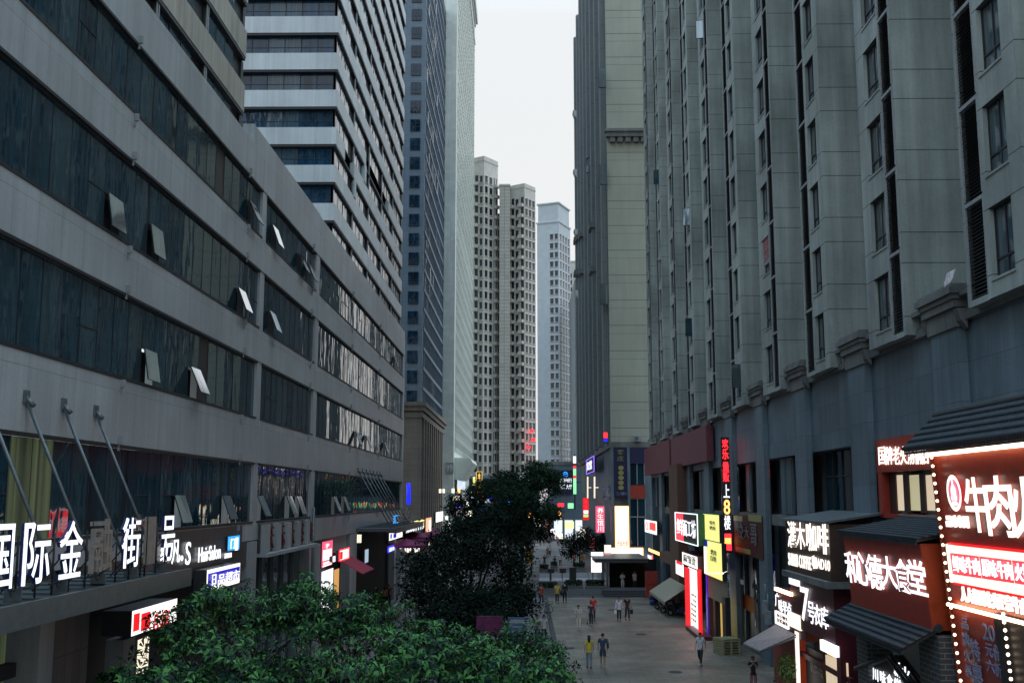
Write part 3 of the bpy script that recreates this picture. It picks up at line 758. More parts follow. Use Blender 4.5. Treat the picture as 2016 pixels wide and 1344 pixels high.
sh = thing('shaft_tower', 'plain grey beige stair tower between the two cream apartment towers', 'building', (-6, 305, 0))
zs = aY(990, 366, 300).z
b = MB(); b.box(aY(983, 600, 300).x, aY(1004, 600, 300).x, 300, 312, 12, zs); b.build('wall', facade('shaft_tile', (.42, .41, .37), 6, 1.0, .06, .8, .1, .1), sh)
b = MB(); b.box(aY(983, 600, 300).x - .1, aY(1004, 600, 300).x + .1, 299.8, 312.2, zs + .01, zs + .5); b.build('cornice', M_fc, sh)
b = MB(); b.box(aY(978, 600, 308).x, aY(984, 600, 308).x, 308, 314, 12, zs - 6); b.build('gap_wall', M_dark, sh)
far_tower('pale blue white tower right of the cream towers', aY(1091, 600, 385).x, 385, 4.2, 6.0, rad(-22), 12, aY(1080, 440, 380).z, 3.35,
          ([(1.4, 1.2, 'w'), (3.2, 1.1, 'w')], [(-4.2, 1.5, 'w'), (-1.4, 1.5, 'w'), (1.4, 1.5, 'w'), (4.2, 1.5, 'w')]), M_fw, ((.3, 0, .5), (-.3, .5, 7), (.1, 7, 7.5)), nmax=100)
far_tower('distant tan tower edge beside the right block', aY(1124, 700, 470).x, 470, 3.6, 4.0, rad(-10), 10, aY(1124, 520, 470).z, 3.1,
          ([(-2, 1.3, 'w'), (0.6, 1.3, 'w')], [(0, 1.3, 'w')]), M_fc, ((.3, 0, .6),), nmax=40)

# dark low shopping block under the far towers
sb_ = thing('shopping_block', 'low dark shopping block under the far apartment towers', 'building', (-5, 290, 0))
b = MB(); b.box(-20, 3.5, 280, 330, 0, 13.6); b.build('wall', M_dark, sb_)
b = MB()
for i in range(9): b.face([(-17 + i * 2.2, 279.9, .3), (-15.1 + i * 2.2, 279.9, .3), (-15.1 + i * 2.2, 279.9, 6.5), (-17 + i * 2.2, 279.9, 6.5)])
b.build('window', M_gl2, sb_)
b = MB(); b.box(-20.2, 3.7, 279.6, 330.2, 13.61, 14.4); b.box(-20, 3.5, 279.5, 279.88, 6.8, 8.2); b.build('parapet', M_t3, sb_)
sc_ = thing('corner_shop_block', 'low shop block at the far right corner carrying lit signs', 'building', (12, 235, 0))
b = MB(); b.box(5.2, 22, 226, 262, 0, 15.5); b.build('wall', M_t3, sc_)
b = MB(); b.box(5.0, 22.2, 225.8, 262.2, 15.51, 16.2); b.build('parapet', M_corn, sc_)
b = MB()
for i in range(5): b.box(5.8 + i * 2.2, 7.5 + i * 2.2, 225.85, 225.98, .4, 4.2)
b.build('shop_glass', emit('far_shop_glow', (0.9, 0.95, 1.0), 0.8), sc_)

hid = thing('plain_tower', 'plain grey tower beyond the cream block, mirrored in the podium glass', 'building', (30, 330, 0))
b = MB(); b.box(15.7, 26.2, 340, 380, 0, 78); b.build('wall', M_r2s, hid)
b = MB()
for k in range(20):
    for j in range(4): b.box(16.5 + j * 2.6, 18.0 + j * 2.6, 339.9, 340.05, 6 + k * 3.3, 8 + k * 3.3)
b.build('ribbon_window', M_fgl, hid)

# ================================================================== trees
M_leafn = foliage('whorled_leaf', (0.005, 0.026, 0.016), (0.13, 0.36, 0.08), 0.5, 0.15, .52, 1.08, 1.7)  # clumps of dark leaf colour stand in for shadow gaps in the crown
M_leafd = foliage('shaded_fig_leaf', (0.004, 0.009, 0.008), (0.015, 0.032, 0.018), 0.85, 0.08)  # near black: the shade on these trees is put into the leaf colour
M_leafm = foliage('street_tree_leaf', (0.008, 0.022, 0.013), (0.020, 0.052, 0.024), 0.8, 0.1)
M_bark = plain('bark', (0.055, 0.048, 0.04), 0.9, var=0.3)

def limbs(T, base, h, r, tips, mat=M_bark):
    b = MB(); x, y = base
    fork = Vector((x, y, h))
    pts = [Vector((x, y, 0)), Vector((x + .05, y, h * .5)), fork]
    b.tube(pts[0], pts[1], r, r * .8, 9); b.tube(pts[1], pts[2], r * .8, r * .65, 9)
    for t in tips:
        m_ = fork.lerp(Vector(t), .5) + Vector((rnd.uniform(-.2, .2), rnd.uniform(-.2, .2), .15))
        b.tube(fork, m_, r * .5, r * .3, 7); b.tube(m_, t, r * .3, r * .08, 6)
        for _ in range(2):
            q = Vector(t) + Vector((rnd.uniform(-.8, .8), rnd.uniform(-.8, .8), rnd.uniform(-.1, .7))); b.tube(m_.lerp(Vector(t), .5), q, r * .16, r * .04, 5)
    b.build('trunk', mat, T)

def leaf(mb, p, d, up, ln, wd, droop):
    """a folded, drooping leaf: two quads either side of the rib"""
    s = d.cross(up).normalized() * wd
    m_ = p + d * ln * .5 + up * droop * .25; t = p + d * ln - up * droop
    k = len(mb.v); fold = up * wd * .35
    mb.v += [tuple(p), tuple(m_ + s + fold), tuple(t), tuple(m_ - s + fold), tuple(m_)]
    for f in ((k, k + 1, k + 4), (k + 1, k + 2, k + 4), (k, k + 4, k + 3), (k + 4, k + 2, k + 3)): mb.f.append(f); mb.m.append(0); mb.sm.append(True)

def whorl_tree(label, base, lobes, trunk_h, n_per, group):
    """rosettes of long drooping leaves at the twig ends, spread through several lobes"""
    T = thing('broadleaf_tree', label, 'tree', (base[0], base[1], 0), group)
    limbs(T, base, trunk_h, .16, [Vector(c) - Vector((0, 0, r[2] * .3)) for c, r in lobes])
    mb = MB()
    for c, r in lobes:
        c = Vector(c); made = 0
        while made < n_per * r[0] * r[1]:
            d = Vector((rnd.gauss(0, 1), rnd.gauss(0, 1), rnd.gauss(0.35, .9))).normalized()
            if d.z < -.35: continue
            k = rnd.random() ** .35
            lump = .80 + .26 * math.sin(d.x * 5.5 + c.x * 3) * math.sin(d.y * 5.5 + c.y) + .10 * math.sin(d.z * 9 + d.x * 4)
            p = c + Vector((d.x * r[0], d.y * r[1], d.z * r[2])) * (k * lump)
            ax = (d + Vector((rnd.gauss(0, .55), rnd.gauss(0, .55), .6))).normalized()
            a = ax.orthogonal().normalized(); bt = ax.cross(a)
            L_ = rnd.uniform(.14, .31); n = rnd.randint(5, 9); ph = rnd.random() * 6.28
            for i in range(n):
                t = ph + 6.283 * i / n + rnd.gauss(0, .12)
                el = rnd.uniform(.1, .55)
                dd = (a * math.cos(t) + bt * math.sin(t)) * math.cos(el) + ax * math.sin(el)
                leaf(mb, p + dd * .03, dd, ax, L_ * rnd.uniform(.75, 1.15), L_ * .16, L_ * rnd.uniform(.15, .5))
            mb.tube(p - ax * rnd.uniform(.2, .5), p, .014, .008, 3, 1, False)
            made += 1
    mb.build('crown', [M_leafn, M_bark], T, fixn=False)

G = 'leafy trees along the planting strip in front'
whorl_tree('nearest leafy green tree filling the bottom left of the view', (-6.0, 25.5), [((-7.0, 25.5, 4.4), (2.3, 2.0, 1.25)), ((-4.3, 24.6, 4.35), (2.2, 2.0, 1.35)), ((-9.2, 26.2, 4.0), (1.5, 1.7, .9))], 2.9, 76, G)
whorl_tree('bushy leafy green tree reaching towards the plaza', (-1.7, 27.5), [((-2.6, 27.2, 4.45), (2.3, 2.0, 1.3)), ((-.5, 27.0, 4.2), (1.7, 1.8, 1.05)), ((.55, 28.5, 3.95), (1.1, 1.3, .9))], 2.9, 76, G)
whorl_tree('leafy tree half hiding the blue lightbox sign', (-7.7, 31.5), [((-7.9, 31.2, 5.1), (1.6, 1.6, 1.35)), ((-6.6, 32.2, 5.2), (1.5, 1.5, 1.2)), ((-9.2, 29.3, 4.9), (1.2, 1.2, 1.15)), ((-8.7, 30.0, 5.75), (.75, .9, .65))], 3.2, 78, G)
whorl_tree('tall leafy tree just behind the front trees', (-4.8, 33.0), [((-5.0, 32.8, 4.85), (1.9, 1.7, 1.1)), ((-3.0, 33.4, 4.25), (1.6, 1.6, .95)), ((-6.6, 33.6, 5.45), (1.2, 1.3, 1.0)), ((-1.6, 34, 3.85), (1.2, 1.3, 1.0))], 3.2, 78, G)
whorl_tree('small leafy tree beside the kerb of the plaza', (.2, 37.5), [((-.2, 37.3, 3.5), (1.4, 1.4, 1.3)), ((.75, 37.0, 3.15), (.8, 1.0, 1.0))], 2.2, 78, G)

def fig_tree(nm, label, base, lobes, trunk_h, mat, dens, sz, group=None, tr=.22):
    T = thing(nm, label, 'tree', (base[0], base[1], 0), group)
    limbs(T, base, trunk_h, tr, [Vector(c) - Vector((0, 0, r[2] * .4)) for c, r in lobes])
    mb = MB()
    for c, r in lobes:
        c = Vector(c)
        ncl = max(10, int(dens * (r[0] * r[1] + r[0] * r[2])))
        for _ in range(ncl):
            d = Vector((rnd.gauss(0, 1), rnd.gauss(0, 1), rnd.gauss(0.1, 1))).normalized(); k = rnd.random() ** .4
            q = c + Vector((d.x * r[0], d.y * r[1], d.z * r[2])) * k
            cs = rnd.uniform(.2, .6)
            for _ in range(9):
                p = q + Vector((rnd.gauss(0, cs * .55), rnd.gauss(0, cs * .55), rnd.gauss(0, cs * .4)))
                dd = Vector((rnd.gauss(0, 1), rnd.gauss(0, 1), rnd.gauss(-.1, .6))).normalized()
                up = (Vector((0, 0, 1)) + d * .5 + Vector((rnd.gauss(0, .4), rnd.gauss(0, .4), 0))).normalized()
                leaf(mb, p, dd, up, sz * rnd.uniform(.7, 1.3), sz * .3, sz * .2)
    mb.build('crown', mat, T, fixn=False)
def crown_at(px, py, Y, rpx, rpy, depth=None):
    """lobe whose outline is about rpx by rpy photo pixels at distance Y"""
    p = aY(px, py, Y); k = Y / FPX
    return ((p.x, p.y, p.z), (rpx * k, (depth or rpx * k), rpy * k))
G2 = 'dark trees down the middle of the street'
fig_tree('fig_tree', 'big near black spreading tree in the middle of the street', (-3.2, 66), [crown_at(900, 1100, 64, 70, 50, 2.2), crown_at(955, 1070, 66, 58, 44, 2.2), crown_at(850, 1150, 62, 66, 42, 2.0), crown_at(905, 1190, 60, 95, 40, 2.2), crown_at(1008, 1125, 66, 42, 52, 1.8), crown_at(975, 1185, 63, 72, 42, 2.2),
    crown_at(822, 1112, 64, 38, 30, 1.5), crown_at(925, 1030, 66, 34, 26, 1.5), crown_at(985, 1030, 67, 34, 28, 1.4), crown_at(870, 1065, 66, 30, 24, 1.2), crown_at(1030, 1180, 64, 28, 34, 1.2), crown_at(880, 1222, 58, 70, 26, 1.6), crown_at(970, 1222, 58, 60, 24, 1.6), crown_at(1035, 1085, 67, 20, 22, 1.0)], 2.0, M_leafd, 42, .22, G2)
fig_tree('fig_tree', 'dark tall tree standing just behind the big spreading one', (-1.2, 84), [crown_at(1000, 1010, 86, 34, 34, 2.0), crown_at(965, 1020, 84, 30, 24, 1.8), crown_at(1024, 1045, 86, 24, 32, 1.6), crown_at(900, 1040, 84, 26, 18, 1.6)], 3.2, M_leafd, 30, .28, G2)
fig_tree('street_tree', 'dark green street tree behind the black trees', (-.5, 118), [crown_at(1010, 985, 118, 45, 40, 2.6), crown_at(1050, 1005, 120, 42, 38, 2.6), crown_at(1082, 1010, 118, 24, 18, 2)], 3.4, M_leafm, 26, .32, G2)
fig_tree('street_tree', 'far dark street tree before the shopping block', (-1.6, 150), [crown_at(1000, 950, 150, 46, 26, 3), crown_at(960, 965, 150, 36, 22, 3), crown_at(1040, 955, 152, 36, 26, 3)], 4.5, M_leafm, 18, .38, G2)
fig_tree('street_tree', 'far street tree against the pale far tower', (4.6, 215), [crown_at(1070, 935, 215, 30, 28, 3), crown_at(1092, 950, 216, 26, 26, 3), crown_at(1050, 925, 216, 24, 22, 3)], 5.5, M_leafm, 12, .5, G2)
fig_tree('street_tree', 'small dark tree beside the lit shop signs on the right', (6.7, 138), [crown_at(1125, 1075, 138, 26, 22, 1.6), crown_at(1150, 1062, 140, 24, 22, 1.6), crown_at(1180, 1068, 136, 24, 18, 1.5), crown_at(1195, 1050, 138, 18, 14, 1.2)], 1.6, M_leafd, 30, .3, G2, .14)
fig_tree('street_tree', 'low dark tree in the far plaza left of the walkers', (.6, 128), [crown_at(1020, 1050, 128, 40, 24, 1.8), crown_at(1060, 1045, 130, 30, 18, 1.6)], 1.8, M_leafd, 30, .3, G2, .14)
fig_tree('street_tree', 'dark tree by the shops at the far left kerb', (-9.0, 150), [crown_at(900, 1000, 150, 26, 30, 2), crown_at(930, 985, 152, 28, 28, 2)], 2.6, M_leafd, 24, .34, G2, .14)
# ================================================================== signs and shop fronts
E_w = emit('white_letter_light', (0.90, 0.94, 1.0), 1.25)
E_ww = emit('warm_white_letter_light', (1.0, 0.90, 0.80), 1.35)
E_box = emit('white_lightbox', (1.0, 0.97, 0.93), 1.15)
E_cream = emit('cream_lightbox', (1.0, 0.90, 0.70), 1.1)
E_red = emit('red_neon', (1.0, 0.02, 0.03), 2.6)
E_redbox = emit('red_lightbox', (0.85, 0.01, 0.015), 0.95)
E_blue = emit('blue_neon', (0.01, 0.02, 1.0), 1.6)
E_navy = emit('blue_lightbox', (0.012, 0.01, 0.42), 0.9)
E_sky = emit('light_blue_neon', (0.02, 0.30, 0.85), 1.3)
E_yel = emit('yellow_lightbox', (0.86, 0.84, 0.25), 0.95)
E_ora = emit('orange_neon', (1.0, 0.45, 0.12), 2.2)
E_grn = emit('green_neon', (0.25, 0.95, 0.35), 1.3)
E_pink = emit('pink_lightbox', (1.0, 0.10, 0.20), 1.0)
E_pur = emit('violet_neon', (0.25, 0.12, 1.0), 2.2)
E_gold = emit('gold_neon', (1.0, 0.62, 0.12), 1.4)
E_strip = emit('warm_strip_light', (1.0, 0.66, 0.40), 6.0)
E_bulb = emit('warm_bulb', (1.0, 0.72, 0.50), 4.0)
E_amber = emit('amber_room', (1.0, 0.50, 0.14), 0.55)
E_roomw = emit('white_room', (0.95, 0.97, 1.0), 1.1)
E_roomy = emit('cream_room', (0.85, 0.68, 0.48), 0.62)
M_redb = plain('red_fascia', (0.34, 0.036, 0.02), 0.5)
M_brred = plain('brown_red_fascia', (0.27, 0.038, 0.022), 0.4)
M_dkred = plain('dark_red_board', (0.055, 0.010, 0.008), 0.6); M_pale = plain('pale_grey_letter', (0.17, 0.17, 0.18), 0.6)
M_maroon = plain('maroon_fascia', (0.07, 0.008, 0.014), 0.5)
M_plum = plain('faded_plum_board', (0.16, 0.035, 0.05), 0.6)
M_brownb = plain('brown_fascia', (0.05, 0.030, 0.022), 0.5)
M_rtile = plain('dark_roof_tile', (0.018, 0.027, 0.036), 0.55, var=0.4, scale=5)
M_navyb = plain('navy_board', (0.012, 0.014, 0.06), 0.5)
M_greenb = plain('green_board', (0.01, 0.09, 0.04), 0.5)
M_blkb = plain('black_board', (0.012, 0.014, 0.016), 0.5)
M_chrome = plain('unlit_letter', (0.30, 0.26, 0.23), 0.45, 0.1)
M_dred = plain('dull_red_letter', (0.12, 0.012, 0.012), 0.5)
M_olive = plain('dull_gold_letter', (0.30, 0.28, 0.10), 0.5)
M_bluegrey = plain('blue_grey_letter', (0.22, 0.26, 0.42), 0.5)
M_ink = plain('dark_ink', (0.03, 0.035, 0.02), 0.6)
M_beige = plain('beige_board', (0.30, 0.26, 0.18), 0.6)
M_lettside = plain('blue_letter_side', (0.02, 0.03, 0.13), 0.4)
M_awn = plain('grey_awning_cloth', (0.23, 0.20, 0.20), 0.8)
M_awnr = plain('crimson_awning_cloth', (0.30, 0.02, 0.05), 0.8)
M_awnp = plain('plum_parasol_cloth', (0.20, 0.02, 0.09), 0.8)
M_awnb = plain('beige_awning_cloth', (0.32, 0.28, 0.20), 0.8)
M_orred = plain('orange_red_paint', (0.35, 0.045, 0.01), 0.5)
M_brownp = plain('brown_pillar_paint', (0.12, 0.055, 0.035), 0.7)
def brick_mat(name, col, mortar):
    m, t, b = newmat(name); uv, u, z = facade_uv(t)
    br = N(t, 'ShaderNodeTexBrick'); br.inputs['Scale'].default_value = 1; br.inputs['Brick Width'].default_value = .42; br.inputs['Row Height'].default_value = .14
    br.inputs['Mortar Size'].default_value = .013; br.inputs['Color1'].default_value = (*col, 1); br.inputs['Color2'].default_value = (*[x * 1.35 for x in col], 1); br.inputs['Mortar'].default_value = (*mortar, 1)
    t.links.new(uv, br.inputs[0]); t.links.new(br.outputs[0], b.inputs['Base Color']); b.inputs['Roughness'].default_value = .7
    return m
M_brick = brick_mat('grey_brick', (0.045, 0.052, 0.058), (0.20, 0.21, 0.21))

def pt(kind, plane, x, y): return aY(x, y, plane) if kind == 'C' else aX(x, y, plane)
def px_text(mb, body, kind, plane, x0, yt, yb, x1, bold=.015, depth=.06, mi=0):
    depth = min(depth, .02)
    """text between photo columns x0..x1; yt, yb are its top and bottom at x0"""
    A, B_ = pt(kind, plane, x0, yb), pt(kind, plane, x0, yt); C_ = pt(kind, plane, x1, (yt + yb) / 2)
    u = UX[kind]; wdt = abs((C_ - A).dot(u))
    put_text(mb, body, A, u, ZV, wdt, B_.z - A.z, bold, depth, mi)
def rect(kind, plane, x0, yt, yb, x1):
    A, B_ = pt(kind, plane, x0, yb), pt(kind, plane, x0, yt); C_ = pt(kind, plane, x1, (yt + yb) / 2)
    return A, abs((C_ - A).dot(UX[kind])), B_.z - A.z
def pbox(mb, kind, plane, x0, yt, yb, x1, depth, proud=0.0, mi=0):
    A, wd, h = rect(kind, plane, x0, yt, yb, x1); u = UX[kind]; n = u.cross(ZV)
    P = A + n * proud; Q = A + u * wd - n * depth + ZV * h
    mb.box(P.x, Q.x, P.y, Q.y, P.z, Q.z, mi)
    return A + u * wd / 2
def sign(nm, label, kind, plane, x0, yt, yb, x1, depth, board, texts=(), boxes=(), group=None, cat='sign', frame=None):
    """a board with lit or painted lettering; texts: (body, x0, ytop, ybottom, x1, material); boxes: (x0, yt, yb, x1, material)"""
    m_ = MB(); base = pbox(m_, kind, plane, x0, yt, yb, x1, depth)
    T = thing(nm, label, cat, tuple(base), group)
    if board.name in EMITTERS:                       # a lit face in a dark casing: only the front gives light
        m_.build('casing', M_dark, T); q = MB(); pbox(q, kind, plane, x0, yt, yb, x1, -.001, .012); q.build('face', board, T)
    else: m_.build('board', board, T)
    for (a, b_, c, d, mt) in boxes:
        q = MB(); pbox(q, kind, plane, a, b_, c, d, -.005, .022); q.build('panel', mt, T)
    by = {}
    for (body, a, b_, c, d, mt) in texts: by.setdefault(mt.name, (MB(), mt)); px_text(by[mt.name][0], body, kind, plane, a, b_, c, d, mi=0)
    for q, mt in by.values():
        n = UX[kind].cross(ZV); q.v = [tuple(Vector(v) + n * .05) for v in q.v]; q.build('lettering', mt, T)
    if frame:
        A, wd, h = rect(kind, plane, x0, yt, yb, x1); u = UX[kind]; n = u.cross(ZV); q = MB(); r_ = .035
        c0 = [A, A + u * wd, A + u * wd + ZV * h, A + ZV * h]; c0 = [v + n * .03 for v in c0]
        for i in range(4): q.tube(c0[i], c0[(i + 1) % 4], r_, n=5)
        q.build('frame', frame, T)
    return T
def letters(nm, label, kind, plane, parts, mat, group=None, depth=.08, bold=.015, side=None):
    q = MB()
    for (body, a, b_, c, d) in parts: px_text(q, body, kind, plane, a, b_, c, d, bold, depth)
    xs = [Vector(v) for v in q.v]; base = (sum((v.x for v in xs)) / len(xs), sum((v.y for v in xs)) / len(xs), min(v.z for v in xs))
    ob = q.build(nm, mat, None)
    # keep the origin at the lettering's foot
    me = ob.data; me.transform(Matrix.Translation(-Vector(base))); ob.location = base
    return tag(ob, label, 'sign', group)

# ------------------------------------------------------------------ big letters standing on the near canopy
CH = [('国', 19.05, 19.95, True), ('际', 20.38, 21.5, True), ('金', 21.96, 23.05, True), ('融', 23.6, 24.75, False), ('街', 25.36, 26.5, True), ('1', 27.0, 27.6, False), ('号', 28.1, 29.1, True)]
WORDS = {'国': 'lit white block character 国 at the near end of the canopy', '际': 'lit white block character 际 on the canopy edge', '金': 'lit white block character 金 on the canopy edge',
         '融': 'unlit brown grey block character 融 on the canopy edge', '街': 'lit white block character 街 on the canopy edge', '1': 'unlit brown grey numeral 1 on the canopy edge', '号': 'lit white block character 号 at the far end of the canopy'}
for c, ya, yb, lit in CH:
    T = thing('channel_letter', WORDS[c], 'sign letter', (-9.42, (ya + yb) / 2, 6.8), 'block characters standing along the canopy edge')
    q = MB(); put_text(q, c, Vector((-9.38, ya, 7.08)), UX['L'], ZV, yb - ya, 1.16, .012, .03); q.build('face', E_w if lit else M_chrome, T)
    q = MB(); put_text(q, c, Vector((-9.44, ya, 7.08)), UX['L'], ZV, yb - ya, 1.16, .013, .085); q.build('side', M_lettside if lit else M_chrome, T)
    q = MB()
    for y in (ya + .15, yb - .15): q.tube((-9.55, y, 6.77), (-9.55, y, 8.0), .022, n=5); q.tube((-9.55, y, 7.7), (-10.3, y, 6.78), .018, n=5)
    q.tube((-9.55, ya, 7.0), (-9.55, yb, 7.0), .02, n=5); q.build('bracket', M_dark, T)

# ------------------------------------------------------------------ left shops
T = sign('salon_sign', 'white lettering HairSalon on the dark stone band at left', 'L', PX + .03, 308, 1050, 1112, 476, .05, M_granite, [('纳', 312, 1067, 1106, 327, E_w), ('凡', 334, 1063, 1110, 351, E_w), ('.', 352, 1093, 1104, 357, E_w), ('S', 361, 1067, 1112, 372, E_w), ('HairSalon', 387, 1077, 1107, 431, E_w), ('造型沙龙', 439, 1089, 1099, 453, E_w)])
sign('small_sign', 'small light blue sign at the end of the salon band', 'L', PX + .12, 448, 1056, 1084, 471, .08, E_sky, boxes=[(462, 1058, 1083, 468, E_w)], texts=[('门', 451, 1060, 1080, 459, E_w)])
sign('shop_lightbox', 'deep blue lightbox sign half hidden by leaves at left', 'L', PX + .55, 406, 1122, 1165, 471, .45, E_box, boxes=[(408, 1129, 1155, 470, E_navy)], texts=[('日', 414, 1131, 1152, 422, E_box), ('品超市', 426, 1130, 1152, 468, E_box)])
sign('shop_lightbox', 'white lightbox with two red squares at lower left', 'L', PX + .95, 258, 1203, 1252, 346, .8, E_box, boxes=[(261, 1209, 1243, 273, E_redbox), (276, 1208, 1242, 294, E_redbox)], texts=[('乐家', 297, 1207, 1240, 330, E_redbox)])
b = MB(); pbox(b, 'L', PX - .3, 265, 1262, 1420, 290, .02); dr = b.build('shop_doorway', emit('doorway_glow', (1.0, .86, .66), 1.0), None); tag(dr, 'glowing cream shop doorway below the red and white lightbox', 'doorway')
b = MB(); pbox(b, 'L', PX + .4, 236, 1262, 1420, 262, .5); cb = b.build('shop_shutter_box', M_podl, None); tag(cb, 'pale grey box beside the glowing shop doorway', 'cabinet')
FX = PX + .35
fl = thing('fluted_shop_sign', 'dark fluted fascia with five dull red characters at left', 'sign', (PX, 52.2, 6.3))
b = MB(); b.box(PX - .3, PX + .1, 46.9, 57.9, 6.35, 7.58); b.build('board', M_granite, fl)
for i in range(5):
    b = MB(); b.box(PX + .1, PX + .3, 47.0 + i * 2.2, 47.9 + i * 2.2, 6.36, 7.57); b.build('flute', M_podl, fl)
    q = MB(); put_text(q, '天元大茶楼'[i], Vector((PX + .15, 48.1 + i * 2.2, 6.5)), UX['L'], ZV, .9, .95, .02, .08); q.build('lettering', M_dred, fl)
b = MB(); b.box(PX - .3, PX + .5, 46.8, 58.0, 6.2, 6.345); b.build('ledge', M_podl, fl)
sign('poster_lightbox', 'tall red and white lit poster beside a grey column', 'L', PX + .15, 633, 1067, 1117, 654, .15, E_pink, boxes=[(635, 1083, 1104, 652, E_box), (636, 1107, 1111, 651, E_box), (635, 1113, 1116, 652, E_box)], texts=[('P', 641, 1070, 1079, 646, E_box)])
sign('shop_lightbox', 'small white lightbox with a red block above a crimson awning', 'L', PX + .8, 667, 1083, 1104, 686, .2, E_box, boxes=[(669, 1086, 1101, 674, E_redbox)], frame=E_red)
sign('white_lamp_box', 'small white lamp box between the poster and the awning', 'L', PX + .4, 655, 1095, 1106, 666, .2, E_w)
aw = MB(); p0 = aX(676, 1105, PX + .5); p1 = aX(700, 1106, PX + .5)
aw.hexa([(PX + .3, p0.y, p0.z), (PX + 1.7, p0.y, p0.z - .75), (PX + 1.7, p1.y, p0.z - .75), (PX + .3, p1.y, p0.z), (PX + .3, p0.y, p0.z + .05), (PX + 1.7, p0.y, p0.z - .70), (PX + 1.7, p1.y, p0.z - .70), (PX + .3, p1.y, p0.z + .05)])
tag(aw.build('awning', M_awnr, None), 'small crimson awning beside the grey column at left', 'awning')
b = MB(); pbox(b, 'L', PX - .3, 632, 1126, 1215, 655, .03); tag(b.build('shop_window', E_roomw, None), 'brightly lit white shop window under the red poster', 'shop window')
b = MB(); pbox(b, 'L', PX - .25, 657, 1122, 1200, 667, .03); tag(b.build('shop_window', E_amber, None), 'amber lit shop window left of the crimson awning', 'shop window')
b = MB()
for i in range(6): pbox(b, 'L', PX - .4, 694 + i * 3.1, 1052, 1068, 696 + i * 3.1, .03)
tag(b.build('lobby_light', E_cream, None), 'row of cream lobby lights under the second canopy', 'light')
sign('lit_info_board', 'pale blue lit panel standing inside the dark lobby', 'L', PX - .3, 718, 1082, 1108, 725, .05, emit('pale_panel_light', (.45, .6, .75), .7))
for i, (x0, x1, tx) in enumerate(((786, 797, '商'), (799, 808, '务'))):
    letters('roof_letter', 'unlit grey standing character %s on the second canopy' % tx, 'L', PX + 2.2, [(tx, x0, 998, 1030, x1)], M_trim, 'standing characters on the second canopy', .2)
letters('roof_letter', 'pale blue lit character 汇 on the second canopy', 'L', PX + 2.2, [('汇', 773, 1014, 1031, 784)], E_sky, 'standing characters on the second canopy', .2)
b = MB(); p = aX(804.5, 992, -13.2); q = aX(804.5, 951, -13.2); b.tube(p, q, .22, n=8); tag(b.build('neon_tube', E_blue, None), 'upright deep blue neon tube beside the brown stone base', 'neon light')
sign('shop_sign', 'yellow lit shop sign with a telephone number 0991117', 'L', -11.0, 798, 1026, 1050, 836, .3, M_blkb, [('美发店', 800, 1028, 1043, 834, emit('yellow_letter', (1, .9, .3), 2.0)), ('0991117', 799, 1044, 1050, 834, E_w)])
sign('shop_sign', 'orange and white upright sign right of the yellow sign', 'L', -10.8, 838, 1020, 1052, 849, .3, emit('orange_box', (1.0, .42, .25), 1.1), boxes=[(844, 1024, 1050, 848, E_box)])
sign('shop_sign', 'white sign with violet blocks at the street corner at left', 'L', -9.8, 766, 1047, 1064, 792, .3, E_box, boxes=[(768, 1051, 1060, 771, E_navy), (774, 1050, 1059, 780, E_navy)])
sign('shop_sign', 'small blue and white hanging sign by the walkers at left', 'L', -9.6, 763, 1076, 1088, 776, .2, E_blue, texts=[('超市', 765, 1078, 1086, 775, E_w)])
sign('shop_sign', 'tall white and pink lit panel under the plum parasols', 'L', -10.5, 787, 1064, 1080, 792, .2, E_box)
for i, (px, py, lab) in enumerate(((812, 1056, 'plum parasol under the yellow shop sign'), (835, 1062, 'plum parasol nearest the dark round tree'), (800, 1072, 'plum parasol lowest beside the white sign'), (855, 1052, 'plum parasol farthest down the left pavement'))):
    p = aX(px, py, -9.4 + .3 * i); T = thing('parasol', lab, 'parasol', (p.x, p.y, 0), 'plum parasols on the left pavement')
    q = MB(); r_ = 1.5
    for k in range(8):
        a0, a1 = k * math.pi / 4, (k + 1) * math.pi / 4
        q.face([(p.x, p.y, p.z + .45), (p.x + r_ * math.cos(a0), p.y + r_ * math.sin(a0), p.z), (p.x + r_ * math.cos(a1), p.y + r_ * math.sin(a1), p.z)])
        q.face([(p.x + r_ * math.cos(a0), p.y + r_ * math.sin(a0), p.z), (p.x + r_ * math.cos(a0), p.y + r_ * math.sin(a0), p.z - .18), (p.x + r_ * math.cos(a1), p.y + r_ * math.sin(a1), p.z - .18), (p.x + r_ * math.cos(a1), p.y + r_ * math.sin(a1), p.z)])
    q.build('canopy', M_awnp, T, fixn=False); q = MB(); q.tube((p.x, p.y, 0), (p.x, p.y, p.z + .5), .03); q.build('pole', M_steel, T)
for (px, py, X, lab) in ((822, 1083, -10.9, 'round warm lamp under the yellow shop sign'), (848, 1068, -10.7, 'round warm lamp near the parasols'), (803, 1080, -10.6, 'round white lamp under the plum parasols'), (880, 1019, -11.5, 'round pale lamp at the foot of the pale tower')):
    p = aX(px, py, X); b = MB(); b.ball(p, .3); b.tube(p, p + Vector((-.5, 0, .25)), .03, n=5); tag(b.build('globe_lamp', E_ww, None), lab, 'lamp')
sign('number_plate', 'grey plate reading 99 on the pale tower corner', 'C', 218.3, 877, 910, 931, 893, .5, M_trim, [('99', 878.5, 914, 927, 891, plain('plate_white', (.7, .72, .72), .5))], cat='sign')

